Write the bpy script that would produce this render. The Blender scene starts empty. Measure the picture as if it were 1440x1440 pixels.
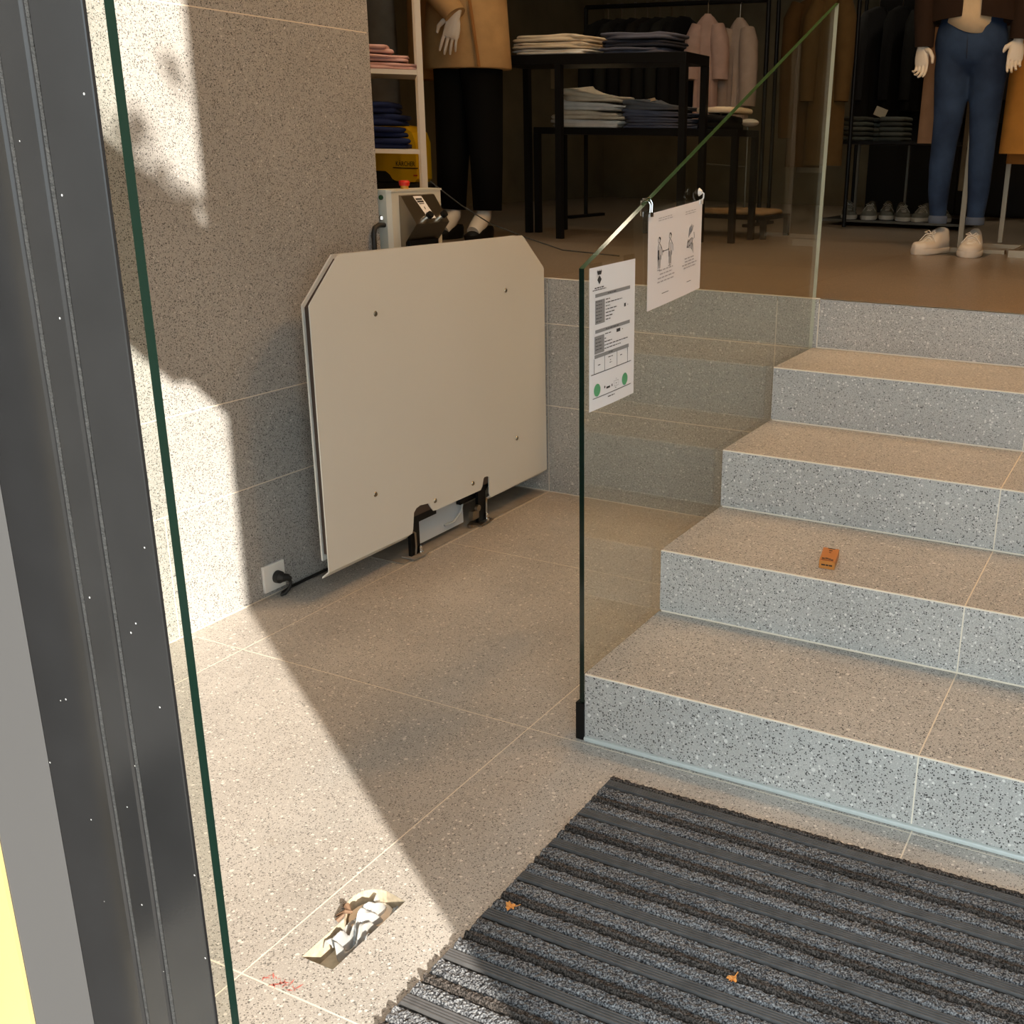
import bpy, bmesh, math, random
import numpy as np
from mathutils import Vector, Matrix
random.seed(7); rng = np.random.default_rng(7)
scn = bpy.context.scene; COL = scn.collection

# ------------------------------------------------------------------ camera, sky, sun, lamps, exposure
cd = bpy.data.cameras.new('camera'); cam = bpy.data.objects.new('camera', cd); COL.objects.link(cam)
cd.sensor_width = 36.0; cd.lens = 1523.817 / 1440 * 36
cd.shift_x = -(910.6 - 720) / 1440; cd.shift_y = (703.48 - 720) / 1440
cd.clip_start = 0.02; cd.clip_end = 200
M = (Matrix.Rotation(math.radians(25.4055), 4, 'Z') @ Matrix.Rotation(math.radians(71.9968), 4, 'X') @ Matrix.Rotation(math.radians(1.0796), 4, 'Z'))
M.translation = Vector((1.08743, -1.97072, 1.32488)); cam.matrix_world = M
scn.camera = cam
scn.view_settings.view_transform = 'Standard'; scn.view_settings.look = 'None'
scn.view_settings.gamma = 1.0; scn.view_settings.use_curve_mapping = False
scn.view_settings.exposure = 0.0

SUN = Vector((-0.841, 0.540, -0.43)).normalized()      # direction the sunlight travels
w = bpy.data.worlds.new('world'); scn.world = w; w.use_nodes = True
bg = w.node_tree.nodes['Background']; bg.inputs[0].default_value = (0.76, 0.89, 0.95, 1); bg.inputs[1].default_value = 5.1
sl = bpy.data.lights.new('sun', 'SUN'); sl.energy = 11.5; sl.angle = math.radians(0.55); sl.color = (1.0, 0.93, 0.82)
so = bpy.data.objects.new('sun', sl); COL.objects.link(so); so.rotation_euler = SUN.to_track_quat('-Z', 'Y').to_euler(); so.location = (4, -6, 6)

def lamp(name, loc, size, power, color, spread=180):
    l = bpy.data.lights.new(name, 'AREA'); l.shape = 'DISK'; l.size = size; l.energy = power; l.color = color
    l.spread = math.radians(spread)
    o = bpy.data.objects.new(name, l); COL.objects.link(o); o.location = loc
for x, y, p in ((1.0, 1.0, 26), (-.15, 1.2, 15), (0.9, 1.9, 18)):
    lamp('warm_bounce_fill', (x, y, 3.56), 0.25, p, (1.0, 0.53, 0.17))  # added fill standing in for warm light bounced off the soffit
for x, y in ((-2.2, 1.5), (0.5, 2.3), (-1.6, 2.2), (-1.7, 3.6), (0.2, 4.4), (-2.0, 6.6), (-.2, 6.4)):
    lamp('store_downlight', (x, y, 3.56), 0.18, 4, (1.0, 0.84, 0.62), 110)

# ------------------------------------------------------------------ materials
def srgb(r, g, b):
    f = lambda c: (c / 255 / 12.92) if c / 255 <= 0.04045 else ((c / 255 + 0.055) / 1.055) ** 2.4
    return (f(r), f(g), f(b), 1)
MATS = {}
def mat(name, col, rough=0.6, metal=0.0, var=0.0, scale=30.0, bump=0.0, bscale=None, spec=0.5, coat=0.0, trans=0.0, sss=0.0):
    if name in MATS: return MATS[name]
    m = bpy.data.materials.new(name); m.use_nodes = True; nt = m.node_tree; N = nt.nodes; L = nt.links
    b = N['Principled BSDF']; b.inputs['Base Color'].default_value = col; b.inputs['Roughness'].default_value = rough
    b.inputs['Metallic'].default_value = metal; b.inputs['Specular IOR Level'].default_value = spec
    b.inputs['Coat Weight'].default_value = coat; b.inputs['Transmission Weight'].default_value = trans
    if var or bump:
        tc = N.new('ShaderNodeTexCoord')
        if var:
            n = N.new('ShaderNodeTexNoise'); n.inputs['Scale'].default_value = scale; n.inputs['Detail'].default_value = 5
            L.new(tc.outputs['Object'], n.inputs['Vector'])
            r = N.new('ShaderNodeMapRange'); r.inputs[1].default_value = .3; r.inputs[2].default_value = .7
            r.inputs[3].default_value = 1 - var; r.inputs[4].default_value = 1 + var; L.new(n.outputs['Fac'], r.inputs[0])
            x = N.new('ShaderNodeVectorMath'); x.operation = 'SCALE'; x.inputs[0].default_value = col[:3]; L.new(r.outputs[0], x.inputs['Scale'])
            L.new(x.outputs[0], b.inputs['Base Color'])
        if bump:
            n2 = N.new('ShaderNodeTexNoise'); n2.inputs['Scale'].default_value = bscale or scale; n2.inputs['Detail'].default_value = 4
            L.new(tc.outputs['Object'], n2.inputs['Vector'])
            bp = N.new('ShaderNodeBump'); bp.inputs['Strength'].default_value = bump; bp.inputs['Distance'].default_value = .004
            L.new(n2.outputs['Fac'], bp.inputs['Height']); L.new(bp.outputs[0], b.inputs['Normal'])
    MATS[name] = m; return m

def terrazzo(name, base, rough, dirt=0.0, dk=.25):
    m = bpy.data.materials.new(name); m.use_nodes = True; nt = m.node_tree; N = nt.nodes; L = nt.links
    b = N['Principled BSDF']; b.inputs['Roughness'].default_value = rough
    g = N.new('ShaderNodeNewGeometry')
    def vor(scale, off):
        a = N.new('ShaderNodeVectorMath'); a.operation = 'ADD'; a.inputs[1].default_value = off; L.new(g.outputs['Position'], a.inputs[0])
        v = N.new('ShaderNodeTexVoronoi'); v.inputs['Scale'].default_value = scale; L.new(a.outputs[0], v.inputs['Vector'])
        s = N.new('ShaderNodeSeparateColor'); L.new(v.outputs['Color'], s.inputs[0]); return v, s
    def mth(op, a, bb):
        n = N.new('ShaderNodeMath'); n.operation = op
        for i, q in enumerate((a, bb)):
            if isinstance(q, (int, float)): n.inputs[i].default_value = q
            else: L.new(q, n.inputs[i])
        return n.outputs[0]
    def chips(scale, off, dens, rad):
        v, s = vor(scale, off)
        size = mth('MULTIPLY', s.outputs[1], rad)
        return mth('MULTIPLY', mth('LESS_THAN', v.outputs['Distance'], size), mth('GREATER_THAN', s.outputs[0], 1 - dens))
    nz = N.new('ShaderNodeTexNoise'); nz.inputs['Scale'].default_value = 420; nz.inputs['Detail'].default_value = 3; L.new(g.outputs['Position'], nz.inputs['Vector'])
    big = N.new('ShaderNodeTexNoise'); big.inputs['Scale'].default_value = 3.0; big.inputs['Detail'].default_value = 5; L.new(g.outputs['Position'], big.inputs['Vector'])
    v1 = mth('ADD', mth('MULTIPLY', nz.outputs['Fac'], 1.1), 0.45)
    v2 = mth('ADD', mth('MULTIPLY', big.outputs['Fac'], 0.30 + dirt), 0.85 - dirt / 2)
    sc = N.new('ShaderNodeVectorMath'); sc.operation = 'SCALE'; sc.inputs[0].default_value = [c*1.08 for c in base[:3]]; L.new(mth('MULTIPLY', v1, v2), sc.inputs['Scale'])
    cur = sc.outputs[0]
    for scale, off, dens, rad, colr in ((300, (7, 1, 3), .30, .62, [min(1, c * 1.42) for c in base[:3]]), (350, (1, 2, 3), .36, .68, [c * dk for c in base[:3]]),
                                        (230, (2, 4, 8), .12, .50, [c * dk for c in base[:3]]), (150, (5, 9, 1), .16, .50, [min(1, c * 1.75) for c in base[:3]]),
                                        (85, (3, 5, 4), .07, .42, [min(1, c * 1.7) for c in base[:3]])):
        mx = N.new('ShaderNodeMix'); mx.data_type = 'RGBA'; mx.inputs[7].default_value = (*colr, 1)
        L.new(chips(scale, off, dens, rad), mx.inputs[0]); L.new(cur, mx.inputs[6]); cur = mx.outputs[2]
    if dirt:
        dn = N.new('ShaderNodeTexNoise'); dn.inputs['Scale'].default_value = 9; dn.inputs['Detail'].default_value = 8; dn.inputs['Roughness'].default_value = .7
        L.new(g.outputs['Position'], dn.inputs['Vector'])
        r = N.new('ShaderNodeMapRange'); r.inputs[1].default_value = .60; r.inputs[2].default_value = .72; r.inputs[4].default_value = dirt; L.new(dn.outputs['Fac'], r.inputs[0])
        mx = N.new('ShaderNodeMix'); mx.data_type = 'RGBA'; mx.inputs[7].default_value = (base[0] * .6, base[1] * .5, base[2] * .38, 1)
        L.new(r.outputs[0], mx.inputs[0]); L.new(cur, mx.inputs[6]); cur = mx.outputs[2]
    L.new(cur, b.inputs['Base Color'])
    MATS[name] = m; return m

def thin_glass(name, tint, f0=1.0):
    m = bpy.data.materials.new(name); m.use_nodes = True; nt = m.node_tree; N = nt.nodes; L = nt.links
    N.remove(N['Principled BSDF']); out = N['Material Output']
    t = N.new('ShaderNodeBsdfTransparent'); t.inputs[0].default_value = (*tint, 1)
    gl = N.new('ShaderNodeBsdfGlossy'); gl.inputs['Roughness'].default_value = 0.01
    fr = N.new('ShaderNodeFresnel'); 
    gm = N.new('ShaderNodeNewGeometry'); ir = N.new('ShaderNodeMapRange'); ir.inputs[3].default_value = 1.45; ir.inputs[4].default_value = 1/1.45
    L.new(gm.outputs['Backfacing'], ir.inputs[0]); L.new(ir.outputs[0], fr.inputs[0])
    mx = N.new('ShaderNodeMixShader'); L.new(fr.outputs[0], mx.inputs[0]); L.new(t.outputs[0], mx.inputs[1]); L.new(gl.outputs[0], mx.inputs[2])
    L.new(mx.outputs[0], out.inputs[0]); MATS[name] = m; return m

FLOOR = terrazzo('terrazzo_floor', (0.385, 0.355, 0.32), 0.42, 0.30, .36)
WALLT = terrazzo('terrazzo_wall', (0.345, 0.332, 0.312), 0.5, 0.0, .2)
STEP = terrazzo('terrazzo_step', (0.38, 0.362, 0.335), 0.42, 0.12, .13)
GROUT = mat('grout', (0.74, 0.66, 0.54, 1), 0.85)
PLASTER = mat('plaster', (0.47, 0.45, 0.42, 1), 0.85, var=.05)
CEIL = mat('pale_wood_ceiling', (0.58, 0.52, 0.45, 1), 0.6, var=.08, scale=6)
DARKWALL = mat('dark_store_wall', (0.17, 0.14, 0.085, 1), 0.8, var=.2, scale=3)
BLACK = mat('black_metal', (0.004, 0.004, 0.004, 1), 0.5, spec=.22)
BLACKCLOTH = mat('black_cloth', (0.005, 0.005, 0.006, 1), 0.9, bump=.3, bscale=60)
WHITEMET = mat('white_powder_coat', srgb(200, 196, 182), 0.45)
PANEL = mat('cream_panel', srgb(212, 211, 204), 0.5, var=.012, scale=3)
STEEL = mat('brushed_steel', srgb(150, 140, 125), 0.32, 1.0)
CHROME = mat('chrome', (0.75, 0.75, 0.75, 1), 0.15, 1.0)
GREYPAINT = mat('grey_painted_plate', srgb(140, 132, 122), 0.5, var=.15, scale=25)
RUBBER = mat('black_rubber', (0.012, 0.012, 0.012, 1), 0.5)
GLASS = thin_glass('clear_glass', (0.985, 0.985, 0.945))
GLASS2 = thin_glass('door_glass', (0.965, 0.98, 0.96))
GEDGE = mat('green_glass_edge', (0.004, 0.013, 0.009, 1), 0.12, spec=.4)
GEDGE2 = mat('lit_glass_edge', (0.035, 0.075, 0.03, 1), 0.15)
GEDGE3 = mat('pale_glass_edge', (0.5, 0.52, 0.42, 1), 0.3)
PAPER = mat('paper', (0.80, 0.80, 0.82, 1), 0.8)
PAPERP = mat('paper_pinkish', (0.80, 0.755, 0.75, 1), 0.75)
INK = mat('ink', (0.035, 0.035, 0.037, 1), 0.8)
INKG = mat('grey_ink', (0.26, 0.26, 0.265, 1), 0.8)
INKL = mat('light_grey_ink', (0.42, 0.38, 0.375, 1), 0.8)
INKGREEN = mat('green_ink', (0.10, 0.36, 0.17, 1), 0.8)
SKIN = mat('mannequin_white', (0.62, 0.57, 0.49, 1), 0.5)

# ------------------------------------------------------------------ mesh helpers
class MB:
    def __init__(s): s.v = []; s.f = []; s.mi = []; s.k = 0
    def add(s, vs, fs, k=None):
        o = len(s.v); s.v += [tuple(p) for p in vs]
        for f in fs: s.f.append([i + o for i in f]); s.mi.append(s.k if k is None else k)
    def box(s, a, b, k=None, bev=0.0):
        x0, y0, z0 = a; x1, y1, z1 = b
        if bev <= 0:
            s.add([(x0,y0,z0),(x1,y0,z0),(x1,y1,z0),(x0,y1,z0),(x0,y0,z1),(x1,y0,z1),(x1,y1,z1),(x0,y1,z1)],
                  [(3,2,1,0),(4,5,6,7),(0,1,5,4),(1,2,6,5),(2,3,7,6),(3,0,4,7)], k); return
        bm = bmesh.new(); bmesh.ops.create_cube(bm, size=1)
        for v in bm.verts: v.co = Vector(((x0+x1)/2 + v.co.x*(x1-x0), (y0+y1)/2 + v.co.y*(y1-y0), (z0+z1)/2 + v.co.z*(z1-z0)))
        bmesh.ops.bevel(bm, geom=bm.edges[:], offset=bev, segments=2, affect='EDGES', profile=.6)
        bm.verts.index_update(); s.add([v.co[:] for v in bm.verts], [[v.index for v in f.verts] for f in bm.faces], k); bm.free()
    def rings(s, R, cap=True, k=None, closed=True):
        n = len(R[0]); vs = [p for r in R for p in r]; fs = []
        for i in range(len(R) - 1):
            for j in range(n if closed else n - 1):
                fs.append((i*n+j, i*n+(j+1) % n, (i+1)*n+(j+1) % n, (i+1)*n+j))
        if cap and closed: fs.append(tuple(range(n-1, -1, -1))); fs.append(tuple(range((len(R)-1)*n, len(R)*n)))
        s.add(vs, fs, k)
    def tube(s, pts, r, n=8, k=None):
        pts = [Vector(p) for p in pts]; rs = r if isinstance(r, (list, tuple)) else [r]*len(pts); R = []; up = None
        for i, p in enumerate(pts):
            t = (pts[min(i+1, len(pts)-1)] - pts[max(i-1, 0)]).normalized()
            if up is None: up = Vector((0,0,1)) if abs(t.z) < .9 else Vector((1,0,0))
            a = t.cross(up).normalized(); b = a.cross(t).normalized(); up = b
            R.append([p + a*math.cos(q)*rs[i] + b*math.sin(q)*rs[i] for q in [2*math.pi*j/n for j in range(n)]])
        s.rings(R, k=k)
    def cyl(s, c, r, h, axis='z', n=20, k=None, r2=None):
        r2 = r if r2 is None else r2; R = []
        for hh, rr in ((0, r), (h, r2)):
            ring = []
            for j in range(n):
                q = 2*math.pi*j/n; a, b = rr*math.cos(q), rr*math.sin(q)
                ring.append({'z': (c[0]+a, c[1]+b, c[2]+hh), 'x': (c[0]+hh, c[1]+a, c[2]+b), 'y': (c[0]+b, c[1]+hh, c[2]+a)}[axis])
            R.append(ring)
        s.rings(R, k=k)
    def prism(s, poly, axis, d0, d1, k=None):
        # poly 2-D outline (any simple polygon) extruded along an axis
        P = {'x': lambda a, b, d: (d, a, b), 'y': lambda a, b, d: (a, d, b), 'z': lambda a, b, d: (a, b, d)}[axis]
        bm = bmesh.new(); vs = [bm.verts.new(P(a, b, d0)) for a, b in poly]
        es = [bm.edges.new((vs[i], vs[(i+1) % len(vs)])) for i in range(len(vs))]
        bmesh.ops.triangle_fill(bm, use_beauty=True, edges=es); bm.verts.index_update()
        tri = [[v.index for v in f.verts] for f in bm.faces]; bm.free(); n = len(poly)
        V = [P(a, b, d0) for a, b in poly] + [P(a, b, d1) for a, b in poly]
        F = tri + [[i+n for i in reversed(t)] for t in tri] + [(i, (i+1) % n, (i+1) % n + n, i+n) for i in range(n)]
        s.add(V, F, k)
    def ellipsoid(s, c, r, n=14, m=8, k=None):
        R = []
        for i in range(m + 1):
            th = math.pi*(i/m)*.998 + .003; R.append([(c[0]+r[0]*math.sin(th)*math.cos(q), c[1]+r[1]*math.sin(th)*math.sin(q), c[2]-r[2]*math.cos(th)) for q in [2*math.pi*j/n for j in range(n)]])
        s.rings(R, k=k)
    def loft(s, secs, n=24, rip=0.0, nrip=7, seed=0, k=None, power=2.0):
        # secs: (cx,cy,z,rx,ry)
        R = []
        for i, (cx, cy, z, rx, ry) in enumerate(secs):
            ring = []
            for j in range(n):
                q = 2*math.pi*j/n; c_, s_ = math.cos(q), math.sin(q)
                e = 2/power; f = 1 + rip*(i/(len(secs)-1))*math.sin(nrip*q + seed + .3*i)
                ring.append((cx + rx*f*math.copysign(abs(c_)**e, c_), cy + ry*f*math.copysign(abs(s_)**e, s_), z))
            R.append(ring)
        s.rings(R, k=k)
    def ribbon(s, pts, wd, to3, k=None):
        for (a, b) in zip(pts[:-1], pts[1:]):
            dx, dy = b[0]-a[0], b[1]-a[1]; l = math.hypot(dx, dy) or 1; nx, ny = -dy/l*wd/2, dx/l*wd/2
            s.add([to3(a[0]+nx, a[1]+ny), to3(b[0]+nx, b[1]+ny), to3(b[0]-nx, b[1]-ny), to3(a[0]-nx, a[1]-ny)], [(0,1,2,3)], k)

LOC = {}
def build(mb, name, mats, parent=None, loc=None, smooth=False, angle=40, label=None, kind=None):
    """link a mesh; vertices are given in world coordinates; children are stored relative to their root's place"""
    o0 = Vector(loc) if loc is not None else (LOC[parent.name] if parent else Vector((0,0,0)))
    me = bpy.data.meshes.new(name); me.from_pydata([tuple(Vector(p) - o0) for p in mb.v], [], mb.f)
    bm = bmesh.new(); bm.from_mesh(me); bmesh.ops.recalc_face_normals(bm, faces=bm.faces[:]); bm.to_mesh(me); bm.free()
    ml = mats if isinstance(mats, (list, tuple)) else [mats]
    for m in ml: me.materials.append(m)
    if len(ml) > 1: me.polygons.foreach_set('material_index', mb.mi)
    if smooth:
        me.polygons.foreach_set('use_smooth', [True]*len(me.polygons))
        if angle < 180: me.set_sharp_from_angle(angle=math.radians(angle))
    o = bpy.data.objects.new(name, me); COL.objects.link(o)
    if parent: o.parent = parent; LOC[o.name] = LOC[parent.name]
    else: o.location = o0; LOC[o.name] = o0
    if label: o['label'] = label
    if kind: o['kind'] = kind
    return o
def thing(name, label, cat, loc=(0,0,0), group=None):
    o = bpy.data.objects.new(name, None); COL.objects.link(o); o.location = loc; o.empty_display_size = .05
    LOC[o.name] = Vector(loc); return tag(o, label, cat, group)
def tag(o, label, cat, group=None):
    o['label'] = label; o['category'] = cat
    if group: o['group'] = group
    return o
def struct(mb, name, m, parent=None, smooth=False):
    return build(mb, name, m, parent, smooth=smooth, kind='structure')
def struct_root(name):
    o = bpy.data.objects.new(name, None); COL.objects.link(o); o['kind'] = 'structure'; LOC[o.name] = Vector((0,0,0)); return o
def B(a, b, bev=0.0):
    m = MB(); m.box(a, b, bev=bev); return m
def dup(root, loc, label, group=None):
    r = root.copy(); COL.objects.link(r); r.location = loc; r['label'] = label
    if group: r['group'] = group
    for ch in list(root.children):
        c = ch.copy(); COL.objects.link(c); c.parent = r
        for g in list(ch.children):
            d = g.copy(); COL.objects.link(d); d.parent = c
    return r

# ------------------------------------------------------------------ setting: lower floor, with its recessed box
G = 0.0016
XL = -1.263; YB = 1.624; ZU = 0.851; XR = 2.7; CZ = 3.7
def hole_outline(gr=0.0):
    # rectangle with a round bulge towards the back left
    x0, x1, y0, y1 = -0.085, -0.016, -0.848, -0.652; cx, cy, r = -0.066, -0.690, 0.046
    pts = [(x1, y0), (x1, y1)]
    for d in range(78, 236, 12): pts.append((cx + r*math.cos(math.radians(d)), cy + r*math.sin(math.radians(d))))
    pts += [(x0, -0.740), (x0, y0)]
    return pts
def plate_with_hole(rect, hole, z0, z1):
    x0, x1, y0, y1 = rect; bm = bmesh.new()
    outer = [bm.verts.new((x, y, z1)) for x, y in ((x0,y0),(x1,y0),(x1,y1),(x0,y1))]; inner = [bm.verts.new((x, y, z1)) for x, y in hole]
    es = [bm.edges.new((l[i], l[(i+1) % len(l)])) for l in (outer, inner) for i in range(len(l))]
    bmesh.ops.triangle_fill(bm, use_beauty=True, edges=es)
    bm.verts.index_update(); m = MB(); tops = [[v.index for v in f.verts] for f in bm.faces]; V = [v.co[:] for v in bm.verts]; n = len(V)
    loops = [[v.index for v in outer], [v.index for v in inner]]; bm.free()
    F = tops + [[i+n for i in reversed(t)] for t in tops]
    for l in loops:
        for i in range(len(l)): a, b = l[i], l[(i+1) % len(l)]; F.append((a, b, b+n, a+n))
    m.add(V + [(x, y, z0) for x, y, _ in V], F); return m
floor = struct_root('floor')
HR = (-0.145 + G, 0.77 - G, -0.923 + G, -0.0144 - G)
grout_xs = [XL, -1.06, -0.145, 0.77, 1.685, XR]; ys = [-3.4, -1.83, -0.923, -0.0144, 0.947, YB]
g = plate_with_hole((XL-.2, 2.85, -1.9, YB+.15), hole_outline(), -0.05, -0.0003)
build(g, 'grout_bed', GROUT, floor)
for i in range(5):
    for j in range(1, 5):
        x0, x1, y0, y1 = grout_xs[i], grout_xs[i+1], max(ys[j], -1.9), ys[j+1]
        if i == 2 and j == 2:
            build(plate_with_hole(HR, hole_outline(), -0.0015, 0.0), 'floor_tile', FLOOR, floor)
        else:
            build(B((x0+G, y0+G, -0.0015), (x1-G, y1-G, 0.0)), 'floor_tile', FLOOR, floor)
# street paving outside the door
pave = struct_root('floor')
build(B((-14, -22, -0.12), (14, -1.9, -0.004)), 'paving', mat('street_paving', (0.36, 0.33, 0.29, 1), .8, var=.2, scale=8), pave)

# left wall of terrazzo tiles, ends where the store opens
wl = struct_root('wall_left')
build(B((XL-0.25, -1.75, 0), (XL-0.0004, 0.905, CZ)), 'wall_core', GROUT, wl)
zs = [0.0015, 0.358, 0.6225, 1.646, 2.66, CZ]; wy = [[-1.75, -0.965, -0.045, 0.905], [-1.75, -1.1, 0.905], [-1.75, -1.1, 0.905], [-1.75, -1.1, 0.905], [-1.75, -1.1, 0.905]]
for a in range(5):
    for b in range(len(wy[a]) - 1):
        build(B((XL-0.008, wy[a][b]+G, zs[a]+G), (XL, wy[a][b+1]-(G if wy[a][b+1] < .9 else 0), zs[a+1]-G)), 'wall_tile', WALLT, wl)
build(B((XL-0.25, 0.905, 0), (XL-0.0, 0.912, CZ)), 'edge_tile', WALLT, wl)
# low walls below the store floor
wp = struct_root('wall_pit')
build(B((XL-0.25, 0.913, 0), (XL-0.0454, YB+.2, ZU-0.02)), 'wall_core', GROUT, wp)
for y0, y1 in ((0.914, YB-.002),):
    for a in range(3):
        z0, z1 = ((0.002, .355), (.355, .677), (.677, ZU-.02))[a]; build(B((XL-0.053, y0+G, z0+G), (XL-.045, y1-G, z1-G)), 'wall_tile', WALLT, wp)
wb = struct_root('wall_back')
build(B((XL-.045, YB+0.0004, 0), (0.0, YB+0.2, ZU-0.02)), 'wall_core', GROUT, wb)
bx = [XL+.001, -1.06, -0.138, 0.012]; bz = [0.0015, .355, .677, ZU-.003]
for i in range(3):
    for a in range(3): build(B((bx[i]+G, YB, bz[a]+G), (bx[i+1]-G, YB+.008, bz[a+1]-G)), 'wall_tile', STEP, wb)

# upper store floor
uf = struct_root('floor')
SF = terrazzo('terrazzo_store_floor', (0.21, 0.165, 0.12), 0.3)
uxs = [-4.2, -3.82, -2.9, -1.98, -1.06, -0.138, 0.77, 1.685, XR]; uys = [YB, 2.54, 3.46, 4.38, 5.3, 6.2, 8.0]
build(B((-4.2, YB+.0005, ZU-.018), (XR, 8.0, ZU-.0004)), 'grout_bed', mat('store_grout', (.32,.25,.17,1), .8), uf)
build(B((-4.2, 0.92, ZU-.12), (XL-0.0, YB+.01, ZU-.0016)), 'grout_bed', MATS['store_grout'], uf)
for i in range(8):
    for j in range(6):
        y0 = uys[j] + (0 if j == 0 else G/2)
        build(B((uxs[i]+G/2, y0 + (0.0 if j else 0.0035), ZU-.0015), (uxs[i+1]-G/2, uys[j+1]-G/2, ZU)), 'floor_tile', SF, uf)
build(B((XL, YB-.0008, ZU-.004), (XR-.02, YB+.0034, ZU), bev=.0008), 'edge_strip', GROUT, uf)
for x0, x1 in ((-4.2, -2.9), (-2.9, -1.98), (-1.98, XL)):
    build(B((x0+G/2, 0.92, ZU-.019), (x1-G/2, YB-G, ZU)), 'floor_tile', SF, uf)

# stone staircase: five risers, four treads, each cut by a joint
D = 0.406; RZ = [0, 0.1723, 0.3423, 0.5123, 0.6823, ZU]; XJ = 0.766; JX = [0.0, 0.766, 1.68, XR-.02]
st = thing('stone_staircase', 'speckled grey stone steps rising to the shop floor on the right of the glass', 'stairs', (1.2, 0.8, 0))
core = MB(); prof = [(0.0006, 0.0)]
for k in range(4): prof += [(k*D+.0006, RZ[k+1]-.0008), ((k+1)*D+.0006, RZ[k+1]-.0008)]
prof += [(4*D+.0006, ZU-.0195), (4*D+.2, ZU-.0195), (4*D+.2, 0.0)]
core.prism(prof, 'x', 0.004, XR-.02); build(core, 'core', GROUT, st)
for k in range(5):
    for i in range(3):
        x0, x1 = JX[i] + (G if i else 0), JX[i+1] - G
        zb = RZ[k] + (0.006 if k == 0 else .0035); zt = RZ[k+1]-.004
        if k == 4 and i == 0: x0 = .014
        build(B((x0, k*D, zb), (x1, k*D+.012, zt)), 'riser', STEP, st)
        if k < 4:
            build(B((x0, k*D + .0035, RZ[k+1]-.0105), (x1, (k+1)*D - .0028, RZ[k+1])), 'tread', STEP, st)
        build(B((x0, k*D - .0008, RZ[k+1]-.0038), (x1, k*D + .0035, RZ[k+1]), bev=.0008), 'edge_strip', GROUT, st)
build(B((0.0, -.008, .0003), (XR-.02, .012, .012), bev=.004), 'sealant_bead', mat('grey_sealant', srgb(186, 190, 186), .5), st)

# rest of the shell
struct(B((XR, -1.75, 0), (XR+.2, 2.2, CZ)), 'wall_right', PLASTER)
struct(B((XR, 2.2, ZU-.2), (XR+.2, 8.2, CZ)), 'wall_right', DARKWALL)
struct(B((-4.2, 8.0, ZU-.2), (XR, 8.2, CZ)), 'wall_back', DARKWALL)
struct(B((-4.4, 0.92, ZU-.2), (-4.2, 8.2, CZ)), 'wall_left', DARKWALL)
struct(B((-4.2, 0.72, ZU-.2), (XL-.26, 0.92, CZ)), 'wall_front', DARKWALL)
struct(B((XL-.25, -1.95, CZ), (XR+.2, 1.9, CZ+.2)), 'ceiling', CEIL)
struct(B((-4.4, 1.9, CZ), (XR+.2, 8.2, CZ+.2)), 'ceiling', mat('dark_ceiling', (.03,.027,.022,1), .8))
struct(B((-4.4, .72, CZ), (XL-.25, 1.9, CZ+.2)), 'ceiling', MATS['dark_ceiling'])
# facade on the street side: right pier, left front, added shadow beam over the entrance
struct(B((1.775, -1.75, 0), (6.5, -1.5, CZ)), 'wall_front', PLASTER)
GREYCLAD = mat('grey_cladding', (.16,.155,.15,1), .6)
struct(B((-8, -1.9, 0), (-0.37, -1.5, CZ)), 'wall_front', GREYCLAD)
struct(B((-0.3699, -1.88, -.003), (-0.355, -1.50, .31)), 'reflection_block', mat('reflection_black', (.006,.006,.006,1), .5))  # black block added to give the door frame a dark reflection
def back(y, z, y0=-1.75):
    s = (y - y0) / 0.54; return (XL + 0.841*s, z + 0.43*s)
low = [back(*q) for q in ((-0.50, 1.13), (-0.104, 0.841), (-0.039, 0.777), (0.037, 0.704), (0.081, 0.706), (0.138, 0.649), (0.198, 0.590), (0.30, 0.56))]
top = 2.62
beam_mb = MB(); beam_mb.prism([(-0.36, low[0][1])] + low + [(1.775, low[-1][1]), (1.775, top), (-0.36, top)], 'y', -1.75, -1.70)  # added beam, underside traced back from the shadow on the left wall
struct(beam_mb, 'shade_beam', mat('shade_beam_paint', (.12,.115,.11,1), .5))

# leafy bough added out of view, leaves set to dapple the sunlit wall
tr = thing('shade_bough', 'added leafy bough, unseen above and behind the viewer, dappling the left wall', 'tree', (3.7, -3.0, 3.9))
LEAFM = mat('green_leaf', (.10, .16, .04, 1), .6)
bm_ = MB(); bm_.tube([(9.5, -4.6, 4.9), (6.5, -3.9, 4.35), (4.6, -3.1, 4.0), (3.6, -2.75, 3.92)], [.07, .05, .028, .012], 8); build(bm_, 'bough', mat('bark', (.10,.07,.05,1), .9), tr)
lv = MB(); rl = random.Random(3)
blobs = [(-.14,1.33,.05,.09),(-.08,1.27,.06,.08),(-.02,1.31,.05,.07),(.03,1.33,.035,.05),(.03,1.22,.05,.07),(.075,1.22,.02,.035),(.09,1.15,.035,.05),(.135,1.178,.025,.018),(.185,1.175,.02,.012),(.17,1.14,.015,.02),(-.05,1.19,.09,.07),(.02,1.14,.06,.05),(.10,1.10,.04,.03),(.155,1.465,.012,.045),(.14,1.50,.012,.03),(.012,1.38,.02,.015),(-.13,1.62,.04,.03),(-.17,1.24,.05,.08)]
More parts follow.
